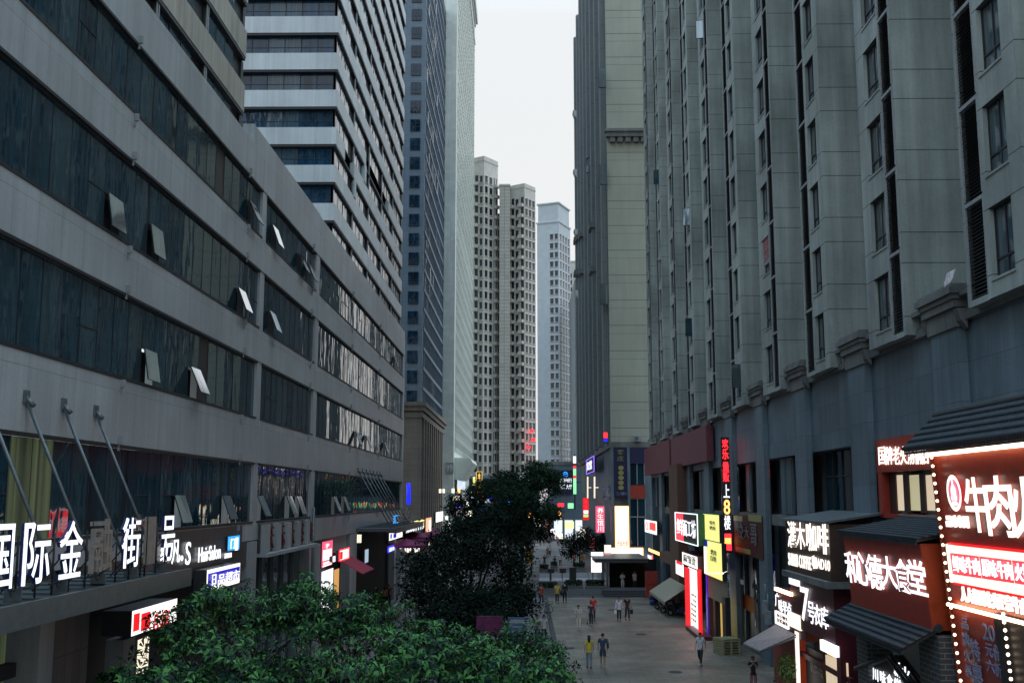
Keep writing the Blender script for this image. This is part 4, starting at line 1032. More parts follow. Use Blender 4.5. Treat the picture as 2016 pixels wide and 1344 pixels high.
# far left end of the street
sign('neon_sign', 'gold framed upright sign with gold characters at the street end', 'C', 250, 938, 928, 968, 949, .4, M_brownb, [('金', 941, 931, 941, 946, E_gold), ('沙', 941, 942, 952, 946, E_gold), ('城', 941, 953, 963, 946, E_gold)], frame=E_gold)
sign('shop_sign', 'small yellow lit panel left of the gold neon sign', 'C', 250, 931, 938, 958, 936, .3, E_yel)
sign('shop_sign', 'small red lit panel below the gold neon sign', 'C', 248, 938, 969, 978, 951, .3, E_red, boxes=[(935, 972, 977, 938, E_w)])
sign('shop_sign', 'row of white lit letters at the far left street end', 'C', 247, 955, 962, 974, 974, .2, M_blkb, [('小吃', 956, 963, 973, 973, E_w)])
sign('shop_sign', 'pale blue lit awning sign below the far left letters', 'C', 246, 941, 979, 990, 959, .3, emit('pale_blue_panel', (.6, .85, .95), .9))
sign('shop_sign', 'oval cream lamp sign at the pale tower foot', 'C', 217, 890, 976, 984, 905, .3, E_cream)
letters('facade_logo', 'white lit swoosh letters on the dark block at the street end', 'C', 279.4, [('S', 1021, 936, 956, 1031, ), ('A', 1035, 940, 958, 1044)], emit('dim_white_letter', (.8, .9, .95), 1.6), None, .3)
for (px, py, lab) in ((1047, 848, 'topmost red lit window sign on the middle cream tower'), (1050, 865, 'second red lit window sign on the middle cream tower'), (1040, 880, 'lowest red lit window sign on the middle cream tower')):
    p = aY(px, py, 297.5); b = MB(); b.box(p.x - .55, p.x + .55, p.y - .2, p.y + .4, p.z - .4, p.z + .4); b.box(p.x - .3, p.x + .3, p.y + .4, p.y + 5, p.z - .05, p.z + .05); tag(b.build('red_window_sign', E_red, None), lab, 'sign', 'red lit signs on the middle cream tower')
sign('bank_sign', 'blue board with cyan letter e and white lettering at the far corner', 'C', 225.5, 1100, 925, 972, 1128, .5, M_navyb, [('e', 1108, 928, 938, 1118, E_sky), ('工商银行', 1102, 941, 949, 1126, E_w), ('营业大厅', 1102, 953, 962, 1126, E_w)])
sign('shop_sign', 'yellow green lit panel at the far right corner shops', 'C', 222, 1112, 1026, 1040, 1130, .3, emit('lime_panel', (.75, .95, .35), 1.2))
sign('shop_sign', 'white lit panel seen beyond the dark trees', 'C', 224, 1052, 1029, 1044, 1066, .3, E_box)
sign('shop_sign', 'cluster of white lit letters above the white far panel', 'C', 226, 1050, 1018, 1028, 1072, .3, M_blkb, [('百货广场', 1051, 1019, 1027, 1071, E_w)])
sign('shop_sign', 'red flame shaped neon sign among the far trees', 'C', 220, 1096, 1003, 1022, 1106, .3, M_blkb, [('火', 1097, 1004, 1021, 1105, E_ora)])
sign('shop_sign', 'slim orange and red lit panel beyond the dark trees', 'C', 223, 1074, 1028, 1046, 1080, .3, emit('dim_orange_panel', (.9, .35, .25), .9))

# ------------------------------------------------------------------ the cream block's signs
SX = CW - .9
sign('neon_sign', 'white and violet square neon sign on the side of the cream block', 'R', SX, 1155, 906, 933, 1170, .3, M_blkb, [('宾馆', 1156, 910, 927, 1166, E_w)], frame=E_pur)
for x, lab in ((1157, 'left thin upright neon tube below the violet sign'), (1170.5, 'right thin upright neon tube below the violet sign')):
    b = MB(); b.tube(aX(x, 980, SX), aX(x, 938, SX), .10, n=6); b.box(SX + .05, SX + .5, aX(x, 960, SX).y - .05, aX(x, 960, SX).y + .05, aX(x, 960, SX).z, aX(x, 960, SX).z + .1); tag(b.build('neon_tube', emit('pale_amber_neon', (1, .78, .62), 1.0), None), lab, 'neon light', 'neon tubes below the violet sign')
sign('blade_sign', 'red upright sign with white and green blocks on the cream block', 'C', 150, 1148, 980, 1023, 1159, .4, E_redbox, [('足', 1150, 983, 991, 1157, E_red), ('浴', 1150, 993, 1001, 1157, E_red)], boxes=[(1149, 1004, 1010, 1158, E_w), (1149, 1012, 1017, 1158, E_grn)])
sign('blade_sign', 'pink upright lightbox with white characters on the cream block', 'C', 128, 1173, 996, 1048, 1190, .3, E_pink, [('养', 1176, 999, 1010, 1188, E_box), ('生', 1176, 1011, 1022, 1188, E_cream), ('馆', 1176, 1023, 1034, 1188, E_box), ('川', 1176, 1035, 1046, 1188, E_box)])
sign('poster', 'colourful printed poster on the side of the cream block', 'C', 123, 1187, 955, 983, 1204, .2, plain('poster_print', (.32, .28, .33), .5, var=.8, scale=3.5))
b = MB(); p = aX(1132, 1000, SX)
T = thing('light_pole', 'slim light strip in white, red and green far down the cream block', 'neon light', (p.x, p.y, aX(1132, 1003, SX).z))
for (ya, yb, mt) in ((897, 911, E_w), (916, 921, E_red), (922, 935, E_grn), (936, 940, E_red), (941, 972, E_grn)):
    q = MB(); A, B_ = aX(1132, yb, SX), aX(1132, ya, SX); q.tube((A.x, p.y, A.z), (A.x, p.y, B_.z), .26, n=6); q.build('segment', mt, T)
q = MB(); q.tube((p.x, p.y, aX(1132, 1003, SX).z), (p.x, p.y, aX(1132, 893, SX).z), .1, n=6); q.box(p.x, CW, p.y - .06, p.y + .06, aX(1132, 950, SX).z, aX(1132, 948, SX).z); q.build('pole', M_dark, T)
sign('blade_sign', 'small red and blue lit sign high on the cream block corner', 'C', 119.5, 1188, 850, 870, 1197, .25, M_blkb, boxes=[(1188.5, 851, 862, 1196, E_red), (1188.5, 864, 869, 1196, E_blue)])
sign('banner', 'upright navy banner with gold characters and five discs', 'C', 120.6, 1208, 881, 978, 1236, .15, M_navyb, [('客', 1215, 885, 894, 1228, M_olive), ('庄', 1215, 897, 907, 1228, M_olive), ('三楼1', 1213, 968, 974, 1233, M_bluegrey)] + [('●', 1217, 916 + 9.7 * i, 925 + 9.7 * i, 1228, M_olive) for i in range(5)])
sign('banner', 'plain navy board beside the upright navy banner', 'C', 120.7, 1240, 880, 911, 1270, .15, M_navyb)
sign('banner', 'plain red board between dark windows of the cream block', 'C', 120.7, 1240, 955, 980, 1270, .15, M_redb)
sign('poster_lightbox', 'tall glowing white lightbox standing at the cream block corner', 'C', 120.3, 1212, 996, 1092, 1238, .3, E_cream, boxes=[(1214, 1000, 1060, 1236, emit('pale_yellow_box', (1., .98, .80), 1.5))], texts=[('开业大吉', 1215, 1064, 1074, 1236, E_redbox)], frame=E_ora)
sign('shop_lightbox', 'wide glowing white lightbox over the porch', 'C', 119.4, 1196, 1078, 1104, 1266, .5, E_box, texts=[('地下商城', 1203, 1082, 1100, 1262, E_cream)], frame=E_ora)
sign('shop_lightbox', 'glowing white box sign with a red end right of the porch', 'R', 13.4, 1263, 1085, 1112, 1292, .3, E_box, boxes=[(1283, 1092, 1112, 1291, E_red)])
STL = sign('standing_lightbox', 'square white lightbox standing left of the porch', 'C', 108, 1164, 1086, 1126, 1188, .4, E_box)
for x in (1167, 1185):
    p = aY(x, 1126, 108.2); b = MB(); b.tube((p.x, 108.2, 0), (p.x, 108.2, p.z), .06, n=6); b.build('leg', M_steel, STL)
sign('shop_lightbox', 'small white lightbox with a red square high beside the brown pillar', 'R', 12.2, 1270, 1022, 1046, 1293, .3, E_box, boxes=[(1279, 1027, 1042, 1291, E_redbox)], texts=[('0', 1272, 1026, 1043, 1277, E_pink)])
sign('shop_lightbox', 'peaked cream sign leaning by the red panel left of the porch', 'C', 112, 1190, 1072, 1092, 1203, .4, E_cream, boxes=[(1190, 1088, 1091, 1203, E_red)])

# the porch roof over the underpass
po = thing('underpass_porch', 'flat roofed dark porch over the underpass steps', 'porch', (9.2, 106, 0))
pa, pb = aY(1172, 1107, 103), aY(1276, 1101, 103)
b = MB(); b.box(pa.x, pb.x, 103, 112, pa.z, pa.z + .3); b.box(pa.x - .1, pb.x + .1, 102.8, 112.2, pa.z + .3, pa.z + .38); b.build('roof', M_steel, po)
for x in (1187, 1196): b = MB(); q = aY(x, 1150, 103.6).x; b.box(q - .1, q + .1, 103.5, 103.7, .3, pa.z); b.build('post', M_steel, po)
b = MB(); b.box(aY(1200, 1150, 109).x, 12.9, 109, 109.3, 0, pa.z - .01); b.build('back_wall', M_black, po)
b = MB()
for i in range(4): b.box(aY(1186, 1160, 100).x, 12.6, 98.6 + i * .35, 98.6 + (i + 1) * .35 + (3 if i == 3 else 0), 0, .12 * (i + 1))
b.build('step', M_kerbd, po)

# ------------------------------------------------------------------ right podium: boards, blades and shop fronts, far to near
sign('fascia_board', 'wide faded plum board on the slab podium', 'R', BX - .12, 1322, 864, 921, 1391, .5, M_plum)
sign('fascia_board', 'smaller faded plum board beyond the wide one', 'R', BX - .1, 1269, 884, 936, 1318, .3, M_plum)
b = MB(); b.box(12.0, 13.2, 86.5, 91.5, 0, 11.4); b.build('brown_pillar', M_brownp, r1)
b = MB(); b.box(12.25, 13.2, 91.52, 101, 3.1, 3.9); b.build('brown_beam', M_brownp, r1)
sign('box_sign', 'box sign with white script on dark green and red ground', 'R', 10.9, 1331, 1008, 1062, 1374, 2.0, M_greenb, boxes=[(1332, 1009, 1061, 1345, E_red), (1346, 1014, 1060, 1373, M_blkb)], texts=[('鲜', 1334, 1020, 1050, 1347, E_w), ('面工坊', 1347, 1021, 1054, 1371, E_w)], frame=E_w)
sign('shop_lightbox', 'white lit fascia with dotted bulbs over the red doorway', 'R', 11.0, 1343, 1084, 1110, 1374, 1.6, M_maroon, boxes=[(1344, 1086, 1108, 1373, E_box)], texts=[('麻辣烫', 1347, 1088, 1105, 1371, M_blkb)])
sign('shop_lightbox', 'small white and red panel over the beige awning', 'R', 11.3, 1331, 1102, 1128, 1346, .4, E_box, boxes=[(1332, 1102, 1108, 1343, E_redbox), (1332, 1118, 1127, 1345, E_cream)])
dw = thing('red_doorway', 'brilliant shop doorway framed by red lit columns', 'shop front', (11.0, 71, 0))
for (a, b0, b1, c) in ((1350, 1116, 1232, 1356), (1375, 1120, 1248, 1379)): q = MB(); pbox(q, 'R', 11.0, a, b0, b1, c, .10); q.build('column', E_redbox, dw)
q = MB(); pbox(q, 'R', 11.3, 1357.5, 1112, 1236, 1374, .05); q.build('room', E_roomw, dw)
q = MB(); pbox(q, 'R', 11.12, 1359, 1160, 1226, 1373, .04); q.build('poster', E_box, dw)
q = MB()
for r_ in range(6): px_text(q, ('鲜虾面', '牛杂面', '酸汤面', '葱油面', '肥肠面', '炸酱面')[r_], 'R', 11.10, 1361, 1166 + r_ * 9.5, 1171 + r_ * 9.5, 1371, .01, .01)
q.build('lettering', M_dred, dw)
q = MB(); pbox(q, 'R', 10.7, 1350, 1231, 1240, 1377, .8); q.build('step', M_maroon, dw)
sign('poster_lightbox', 'yellow upper lightbox with small dark print', 'R', 11.35, 1386, 1011, 1060, 1416, .3, E_yel, texts=[('特色', 1399, 1024, 1032, 1410, M_ink), ('烤肉', 1399, 1034, 1042, 1410, M_ink)])
sign('poster_lightbox', 'yellow lower lightbox with a blue corner', 'R', 11.35, 1387, 1062, 1128, 1421, .3, E_yel, boxes=[(1387, 1062, 1074, 1393, E_navy), (1387.5, 1076, 1127, 1392, E_box)], texts=[('烤肉', 1401, 1080, 1091, 1412, M_ink), ('自助', 1401, 1092, 1103, 1412, M_ink)])
yf = thing('spotlit_shop_front', 'beige shop front washed by a row of spotlights', 'shop front', (11.5, 65, 0))
q = MB(); pbox(q, 'R', 11.5, 1392, 1128, 1172, 1426, .2); q.build('board', M_beige, yf)
for i in range(5):
    p = aX(1396 + i * 6.6, 1128, 11.25); q = MB(); q.ball(p, .07, n=8, m=4); q.tube(p, p + Vector((.25, 0, .12)), .02, n=5); q.build('spotlight', E_cream, yf)
q = MB(); pbox(q, 'R', 11.9, 1404, 1174, 1262, 1424, .03); q.build('room', emit('yellow_room', (.9, .62, .16), .5), yf)
q = MB(); pbox(q, 'R', 11.5, 1392, 1174, 1270, 1397, .3); pbox(q, 'R', 11.5, 1406, 1174, 1275, 1409, .3); pbox(q, 'R', 11.5, 1424, 1174, 1282, 1429, .3); q.build('post', M_blkb, yf)
q = MB(); q.box(11.45, 11.7, 70.0, 70.35, .1, 6.2); q.build('blue_strip', E_navy, yf)
# blade sign reading up to the eighth floor
bl = thing('blade_sign', 'tall upright neon sign with red characters above a white 上 and orange 8', 'sign', (12.3, 68, 4.5))
CHB = [('欢', 864, 881, E_red), ('乐', 882, 904, E_red), ('量', 909, 927, E_red), ('贩', 928, 948, E_red), ('上', 953, 979, E_w), ('8', 983, 1012, E_ora), ('楼', 1014, 1042, E_w)]
Yb = aX(1430, 970, 12.3).y; xa = (12.3 - .55)
q = MB(); z0, z1 = aY(1430, 1088, Yb).z, aY(1430, 860, Yb).z; q.box(12.06, 12.56, Yb + .05, Yb + .3, z0, z1); q.build('board', M_blkb, bl)
for c, ya, yb, mt in CHB:
    A, B_ = aY(1424, yb, Yb), aY(1436, ya, Yb); q = MB(); put_text(q, c, Vector((12.12, Yb + .02, A.z)), UX['C'], ZV, .38, B_.z - A.z, .03, .06); q.build('lettering', mt, bl)
A, B_ = aY(1424, 1083, Yb), aY(1424, 1050, Yb); q = MB(); q.box(12.10, 12.52, Yb, Yb + .045, A.z, B_.z); q.build('panel', E_red, bl)
q = MB(); q.box(12.12, 12.50, Yb - .03, Yb - .005, A.z + .4, A.z + .75); q.build('panel', E_gold, bl)
sign('fascia_board', 'dark red unlit board with pale characters and gold bars', 'R', 12.68, 1443, 1012, 1086, 1501, .2, M_dkred, [('饺', 1453, 1030, 1060, 1465, M_pale), ('大', 1467, 1036, 1058, 1476, M_pale), ('哥', 1480, 1030, 1072, 1492, M_pale)],
     boxes=[(1445, 1014, 1024, 1462, M_olive), (1474, 1012, 1025, 1499, M_olive), (1449, 1075, 1084, 1478, M_olive)])
# cut of the podium between the pilasters: hanging red cloth, meter boxes
b = MB(); pbox(b, 'R', 13.2, 1463, 1168, 1196, 1485, .03); tag(b.build('hanging_cloth', M_redb, None), 'dull red cloth hung in a dark shop opening', 'cloth')
for i, (px, py) in enumerate(((1505, 1195), (1510, 1215))):
    p = aX(px, py, 12.55); b = MB(); b.box(12.5, 12.72, p.y - .3, p.y + .3, p.z - .35, p.z + .35); b.tube((12.62, p.y, p.z + .35), (12.62, p.y, p.z + 1.2), .03, n=5); tag(b.build('meter_box', M_trim, None), ('upper' if i == 0 else 'lower') + ' pale meter box on the pilaster above the grey awning', 'meter box')

# ---- coffee sign box
YS = (aX(1548, 1080, 11.0).y, aX(1634, 1080, 11.0).y)
zb, zt = aX(1548, 1120, 11.0).z, aX(1548, 1024, 11.0).z
cf = thing('coffee_sign_box', 'brown box fascia with lit white characters 灌木咖啡', 'sign', (11.5, sum(YS) / 2, zb))
q = MB(); q.box(11.0, 13.0, YS[1], YS[0], zb, zt); q.build('board', M_brownb, cf)
q = MB(); q.hexa([(10.75, YS[1] - .15, zt + .002), (13.0, YS[1] - .15, zt + .35), (13.0, YS[0] + .15, zt + .35), (10.75, YS[0] + .15, zt + .002), (10.75, YS[1] - .15, zt + .08), (13.0, YS[1] - .15, zt + .43), (13.0, YS[0] + .15, zt + .43), (10.75, YS[0] + .15, zt + .08)]); q.build('roof', M_steel, cf)
q = MB()
for c, a, t_, b0, d in (('灌', 1552, 1024, 1076, 1567), ('木', 1569, 1025, 1079, 1585), ('咖', 1589, 1027, 1083, 1607), ('啡', 1611, 1029, 1088, 1631)): px_text(q, c, 'R', 10.93, a, t_, b0, d, .02, .02)
px_text(q, 'SHRUB COFFEE', 'R', 10.93, 1553, 1087, 1111, 1597, .025, .08); px_text(q, '咖AD10', 'R', 10.93, 1600, 1092, 1118, 1634, .02, .08)
q.build('lettering', E_ww, cf)
q = MB(); q.box(10.8, 13.0, YS[1] - .1, YS[0] + .1, zb - .25, zb - .01); q.build('ledge', M_corn, cf)

# ---- clothing shop below it
Y7 = (aX(1556, 1170, 11.15).y, aX(1641, 1170, 11.15).y)
z7t, z7b = zb - .3, aX(1577, 1238, 11.15).z
c7 = thing('clothing_shop_front', 'maroon shop front with lit white lettering 7号衣库', 'shop front', (11.5, sum(Y7) / 2, 0))
q = MB(); q.box(11.15, 13.0, Y7[1], Y7[0], z7b, z7t); q.box(11.3, 13.0, Y7[1], Y7[1] + .5, 0, z7b - .01); q.build('fascia', M_maroon, c7)
q = MB(); px_text(q, '7', 'R', 11.08, 1578, 1154, 1219, 1593, .03, .08); px_text(q, '号', 'R', 11.08, 1592, 1182, 1224, 1603, .02, .08); px_text(q, '衣', 'R', 11.08, 1604, 1187, 1228, 1616, .02, .08); px_text(q, '库', 'R', 11.08, 1617, 1191, 1234, 1631, .02, .08); q.build('lettering', E_w, c7)
q = MB(); pbox(q, 'R', 11.12, 1556, 1131, 1148, 1573, .05, .06); q.build('lamp_panel', E_w, c7)
q = MB(); pbox(q, 'R', 11.12, 1620, 1258, 1278, 1649, .05, .10); q.build('lamp_panel', E_w, c7)
q = MB(); q.box(12.6, 12.7, Y7[1] + .5, Y7[0], 0, z7b - .02); q.build('room', E_amber, c7)
q = MB(); pbox(q, 'R', 11.6, 1591, 1272, 1420, 1622, .08); q.build('door', M_blkb, c7)
q = MB(); px_text(q, 'SHRUB', 'R', 11.57, 1597, 1303, 1310, 1619, .01, .02); px_text(q, 'COFFEE', 'R', 11.57, 1597, 1312, 1319, 1620, .01, .02); q.build('lettering', M_chrome, c7)
for a, d in ((1631, 1640), (1644, 1659), (1661, 1670)): q = MB(); pbox(q, 'R', 11.5, a, 1291 + (a - 1631) * .35, 1440, d, .05); q.build('display_window', E_roomy, c7)
q = MB(); q.box(11.45, 11.6, Y7[1] - .6, Y7[0], z7b - 1.25, z7b - 1.05); q.build('transom', M_maroon, c7)

# ---- small snack shop with awning
sn = thing('snack_shop_front', 'little red snack shop front with white lettering and vertical light strip', 'shop front', (11.2, 46, 0))
q = MB(); pbox(q, 'R', 11.2, 1526, 1156, 1232, 1584, .8); q.build('fascia', M_maroon, sn)
q = MB(); pbox(q, 'R', 11.1, 1527, 1155, 1161, 1558, .05, .06); q.build('lamp_strip', E_strip, sn)
q = MB(); px_text(q, '广', 'R', 11.14, 1527, 1165, 1192, 1534, .03, .08); px_text(q, '味早点', 'R', 11.14, 1534, 1178, 1202, 1558, .03, .08); q.build('lettering', E_w, sn)
q = MB(); pbox(q, 'R', 11.17, 1528, 1201, 1226, 1552, .03, .05); q.build('panel', E_box, sn)
q = MB(); px_text(q, '包子馒头', 'R', 11.1, 1530, 1206, 1213, 1551, .01, .02); px_text(q, '豆浆油条', 'R', 11.1, 1530, 1215, 1222, 1551, .01, .02); q.build('lettering', M_dred, sn)
q = MB(); pbox(q, 'R', 11.17, 1555, 1202, 1230, 1577, .03, .06); q.build('panel', E_cream, sn)
q = MB(); pbox(q, 'R', 11.3, 1528, 1232, 1440, 1566, .5); q.build('wall', M_redb, sn)
q = MB(); pbox(q, 'R', 11.2, 1574, 1244, 1440, 1578.5, -.045, .05); q.build('light_strip', emit('white_strip', (1, .9, .8), 1.0), sn)
wT = aX(1527, 1228, 11.15); wU = aX(1567, 1240, 11.15); f0 = aZ(1463, 1266, 2.35); f1 = aZ(1496, 1281, 2.30)
an = thing('awning', 'grey sloping cloth awning over the snack shop', 'awning', (10.5, (wT.y + wU.y) / 2, 0))
q = MB(); q.hexa([tuple(f0), tuple(f1), (11.15, wU.y, wT.z - .05), (11.15, wT.y, wT.z - .05), tuple(f0 + ZV * .03), tuple(f1 + ZV * .03), (11.15, wU.y, wT.z), (11.15, wT.y, wT.z)]); q.build('cloth', M_awn, an)
q = MB(); q.tube(f0 - ZV * .03, f1 - ZV * .03, .03); q.tube(f1 - ZV * .04, (11.15, wU.y, wT.z - .1), .025); q.tube(f0 - ZV * .04, (11.15, wT.y, wT.z - .1), .025); q.tube((11.15, wT.y, wT.z - .9), f0.lerp(wT, .25), .02); q.build('frame', M_steel, an)
# small beige awning farther on
A = aX(1312, 1136, 11.6); B_ = aX(1345, 1136, 11.6); q = MB()
q.hexa([(10.2, A.y, A.z - 1.1), (10.2, B_.y, A.z - 1.1), (11.9, B_.y, A.z - .05), (11.9, A.y, A.z - .05), (10.2, A.y, A.z - 1.07), (10.2, B_.y, A.z - 1.07), (11.9, B_.y, A.z), (11.9, A.y, A.z)]); q.box(10.18, 10.21, B_.y, A.y, A.z - 1.3, A.z - 1.09)
tag(q.build('awning', M_awnb, None), 'small beige awning above the parked scooters', 'awning')

# ---- roof tiles helper: rows of rounded ribs running down a slope
def tiled_roof(T, y0, y1, xe, ze, xr, zr, pitch=.13, name='roof', thick=.07):
    d = Vector((xr - xe, 0, zr - ze)); n = Vector((-(zr - ze), 0, xr - xe)).normalized()
    if n.z < 0: n = -n
    q = MB(); E0, R0 = Vector((xe, 0, ze)), Vector((xr, 0, zr))
    q.hexa([E0 + Vector((0, y0, 0)), E0 + Vector((0, y1, 0)), R0 + Vector((0, y1, 0)), R0 + Vector((0, y0, 0)), E0 + Vector((0, y0, 0)) + n * thick, E0 + Vector((0, y1, 0)) + n * thick, R0 + Vector((0, y1, 0)) + n * thick, R0 + Vector((0, y0, 0)) + n * thick])
    k = int((y1 - y0) / pitch); nr = max(3, int(d.length / .22))
    for i in range(k + 1):
        y = y0 + (i + .0) * (y1 - y0) / k
        for j in range(nr):
            a, b_ = E0 + d * (j / nr), E0 + d * ((j + 1) / nr)
            q.tube(a + Vector((0, y, 0)) + n * (thick + .035), b_ + Vector((0, y, 0)) + n * (thick + .012), .042, .038, 6)
    for i in range(k): y = y0 + (i + .5) * (y1 - y0) / k; q.box(xe - .02, xe + .02, y - .04, y + .04, ze - .07, ze - .005)
    q.tube(R0 + Vector((0, y0 - .05, .1)), R0 + Vector((0, y1 + .05, .1)), .12, n=8)
    return q.build(name, M_rtile, T)

# ---- canteen front: leaning red board between two tiled roofs
Yc = (37.1, 29.95)
tl, bl_ = aY(1660, 1052, Yc[0]), aY(1678, 1190, Yc[0])
cn = thing('canteen_front', 'red leaning canteen fascia with white lettering and grey brick below', 'shop front', (11.2, 33.5, 0))
q = MB(); zt, zb2, xt, xb = tl.z, bl_.z, tl.x, bl_.x
q.hexa([(xb, Yc[1], zb2), (12.6, Yc[1], zb2), (12.6, Yc[0], zb2), (xb, Yc[0], zb2), (xt, Yc[1], zt), (12.6, Yc[1], zt), (12.6, Yc[0], zt), (xt, Yc[0], zt)]); q.build('fascia', M_redb, cn)
q = MB(); q.hexa([(xb + .02, Yc[1] - .03, zb2 + .01), (12.5, Yc[1] - .03, zb2 + .01), (12.5, Yc[1] - .002, zb2 + .01), (xb + .02, Yc[1] - .002, zb2 + .01), (xt + .02, Yc[1] - .03, zt - .01), (12.5, Yc[1] - .03, zt - .01), (12.5, Yc[1] - .002, zt - .01), (xt + .02, Yc[1] - .002, zt - .01)]); q.build('end_panel', M_orred, cn)
lean = Vector((xt - xb, 0, zt - zb2)).normalized(); nl = UX['R'].cross(lean)
def leanpt(px, py, P0, n):
    d = ray(px, py); return EYE + d * ((P0 - EYE).dot(n) / d.dot(n))
Pc = Vector((xb, 0, zb2)) + nl * .06
def lean_text(q, body, P0, n, v, x0, yt, yb, x1, bold, depth, mi=0):
    A, B_, C_ = leanpt(x0, yb, P0, n), leanpt(x0, yt, P0, n), leanpt(x1, (yt + yb) / 2, P0, n)
    put_text(q, body, A, UX['R'], v, A.y - C_.y, (B_ - A).dot(v), bold, depth, mi)
q = MB()
for c, a, t_, b0, d in (('和', 1669, 1084, 1144, 1691), ('心', 1689, 1085, 1148, 1711), ('德', 1713, 1090, 1156, 1737), ('大', 1739, 1093, 1152, 1764), ('食', 1766, 1098, 1162, 1793), ('堂', 1793, 1100, 1166, 1823)): lean_text(q, c, Pc, nl, lean, a, t_, b0, d, .03, .02)
q.build('lettering', E_w, cn)
tiled_roof(cn, Yc[1] - .1, Yc[0] + .1, xt - .12, zt + .03, 12.7, zt + .45, .14, 'upper_roof')
tiled_roof(cn, Yc[1] - .05, Yc[0] + .25, xb - .85, zb2 - .55, xb + .15, zb2 - .02, .14, 'lower_roof')
q = MB(); q.box(xb + .1, 12.9, 36.0, 37.15, 0, zb2 - .1); q.build('brick_pier', M_brick, cn)
q = MB(); q.box(xb + .1, 12.9, 29.75, 31.3, 0, zb2 - .1); q.build('brick_pier', M_brick, cn)
q = MB(); q.box(12.7, 12.9, 31.32, 35.98, 0, zb2 - .1); q.build('back_wall', M_brick, cn)
q = MB(); q.box(xb + .9, xb + 1.6, 35.4, 35.95, 2.9, zb2 - .2); q.build('lamp_tube', emit('tube_lamp', (.8, .95, 1.0), .01), cn)
lp = MB(); A = aX(1754, 1232, xb + .7); lp.tube(A, A + Vector((0, -.15, -.35)), .04, n=6); lp.build('lamp', E_w, cn)
q = MB()
for i in range(14):
    z = 5.0 - .16 * i; q.hexa([(12.2, 31.34, z - .12), (12.25, 31.34, z - .14), (12.25, 33.9, z - .14), (12.2, 33.9, z - .12), (12.2, 31.34, z), (12.25, 31.34, z - .02), (12.25, 33.9, z - .02), (12.2, 33.9, z)])
q.build('corrugated_panel', M_trim, cn)
# little gabled sign in the canteen opening
gs = thing('gable_sign', 'small gabled sign with bluish white characters under the canteen eave', 'sign', (11.6, 33, 2.5))
g0 = aX(1760, 1292, 11.2); gl_, gr = aX(1700, 1332, 11.2), aX(1822, 1345, 11.2)
q = MB(); q.face([(11.2, gl_.y, g0.z - 2), (11.2, gr.y, g0.z - 2), (11.2, gr.y, g0.z - .75), (11.2, g0.y, g0.z - .1), (11.2, gl_.y, g0.z - .75)]); q.box(11.22, 11.5, gr.y + .05, gl_.y - .05, g0.z - 2, g0.z - .8); q.build('board', M_blkb, gs)
q = MB()
for s_, e_ in ((gl_.y + .2, g0.y), (gr.y - .2, g0.y)):
    for i in range(4): q.tube((11.0 + i * .15, s_, g0.z - .85), (11.0 + i * .15, e_, g0.z), .07, n=6)
q.build('roof', M_rtile, gs)
q = MB()
for c, a, t_, b0, d in (('新', 1761, 1298, 1328, 1773), ('火', 1775, 1308, 1334, 1792), ('川', 1719, 1313, 1336, 1729), ('味', 1734, 1318, 1343, 1744), ('食', 1747, 1324, 1350, 1758), ('堂', 1762, 1332, 1358, 1775)): px_text(q, c, 'R', 11.15, a, t_, b0, d, .02, .06)
q.build('lettering', E_w, gs)

# ---- beef restaurant front, nearest
Yn0, Yn1 = 29.2, 15.0
bt, bb = aY(1836, 893, Yn0), aY(1890, 1340, Yn0)
bf = thing('beef_restaurant_front', 'tall brown red restaurant front with big white lettering under a tiled roof', 'shop front', (11.4, 22, 0))
q = MB(); q.hexa([(bb.x + .3, Yn1, 0), (12.9, Yn1, 0), (12.9, Yn0, 0), (bb.x + .3, Yn0, 0), (bt.x, Yn1, bt.z), (12.9, Yn1, bt.z), (12.9, Yn0, bt.z), (bt.x, Yn0, bt.z)]); q.build('fascia', M_brred, bf)
lean2 = Vector((bt.x - bb.x, 0, bt.z - bb.z)).normalized()
foot = Vector((bb.x + .3, 0, 0)); lean2 = (Vector((bt.x, 0, bt.z)) - foot).normalized(); nl2 = UX['R'].cross(lean2); P2 = foot + nl2 * .06
er, rr = aY(1781, 890, Yn0 + .3), aY(1836, 834, Yn0)
tiled_roof(bf, Yn1, Yn0 + .3, er.x, er.z, rr.x + .25, rr.z + .15, .14)
q = MB(); q.box(rr.x + .2, 12.95, Yn1, Yn0, bt.z + .02, rr.z - .1); q.build('roof_box', M_maroon, bf)
def lean_box(q, x0, yt, yb, x1, dp, P0=P2, n=nl2, v=lean2, proud=0):
    A, B_, C_ = leanpt(x0, yb, P0, n), leanpt(x0, yt, P0, n), leanpt(x1, (yt + yb) / 2, P0, n); u = UX['R']; w_ = A.y - C_.y; h = (B_ - A).dot(v); A = A + n * proud
    bq = [A, A + u * w_, A + u * w_ - n * dp, A - n * dp]; q.hexa([tuple(p) for p in bq] + [tuple(p + v * h) for p in bq])
q = MB(); A0, A1 = leanpt(1838, 893, P2 + nl2 * .15, nl2), None
q.tube((bt.x - .16, Yn0, bt.z - .03), (bt.x - .16, Yn1, bt.z - .03), .05, n=6); q.build('strip_light', E_strip, bf)
A0 = leanpt(1880, 1192, P2 + nl2 * .1, nl2); q = MB(); q.tube((A0.x, Yn0 - .2, A0.z), (A0.x, Yn1, A0.z), .05, n=6); q.build('strip_light', E_strip, bf)
q = MB()
for c, a, t_, b0, d in (('牛', 1909, 939, 1046, 1944), ('肉', 1949, 936, 1054, 1996), ('火', 2001, 938, 1058, 2052), ('锅', 2060, 938, 1064, 2120)): lean_text(q, c, P2, nl2, lean2, a, t_, b0, d, .035, .03)
lean_text(q, '品味中国', P2, nl2, lean2, 1867, 1013, 1036, 1908, .03, .06)
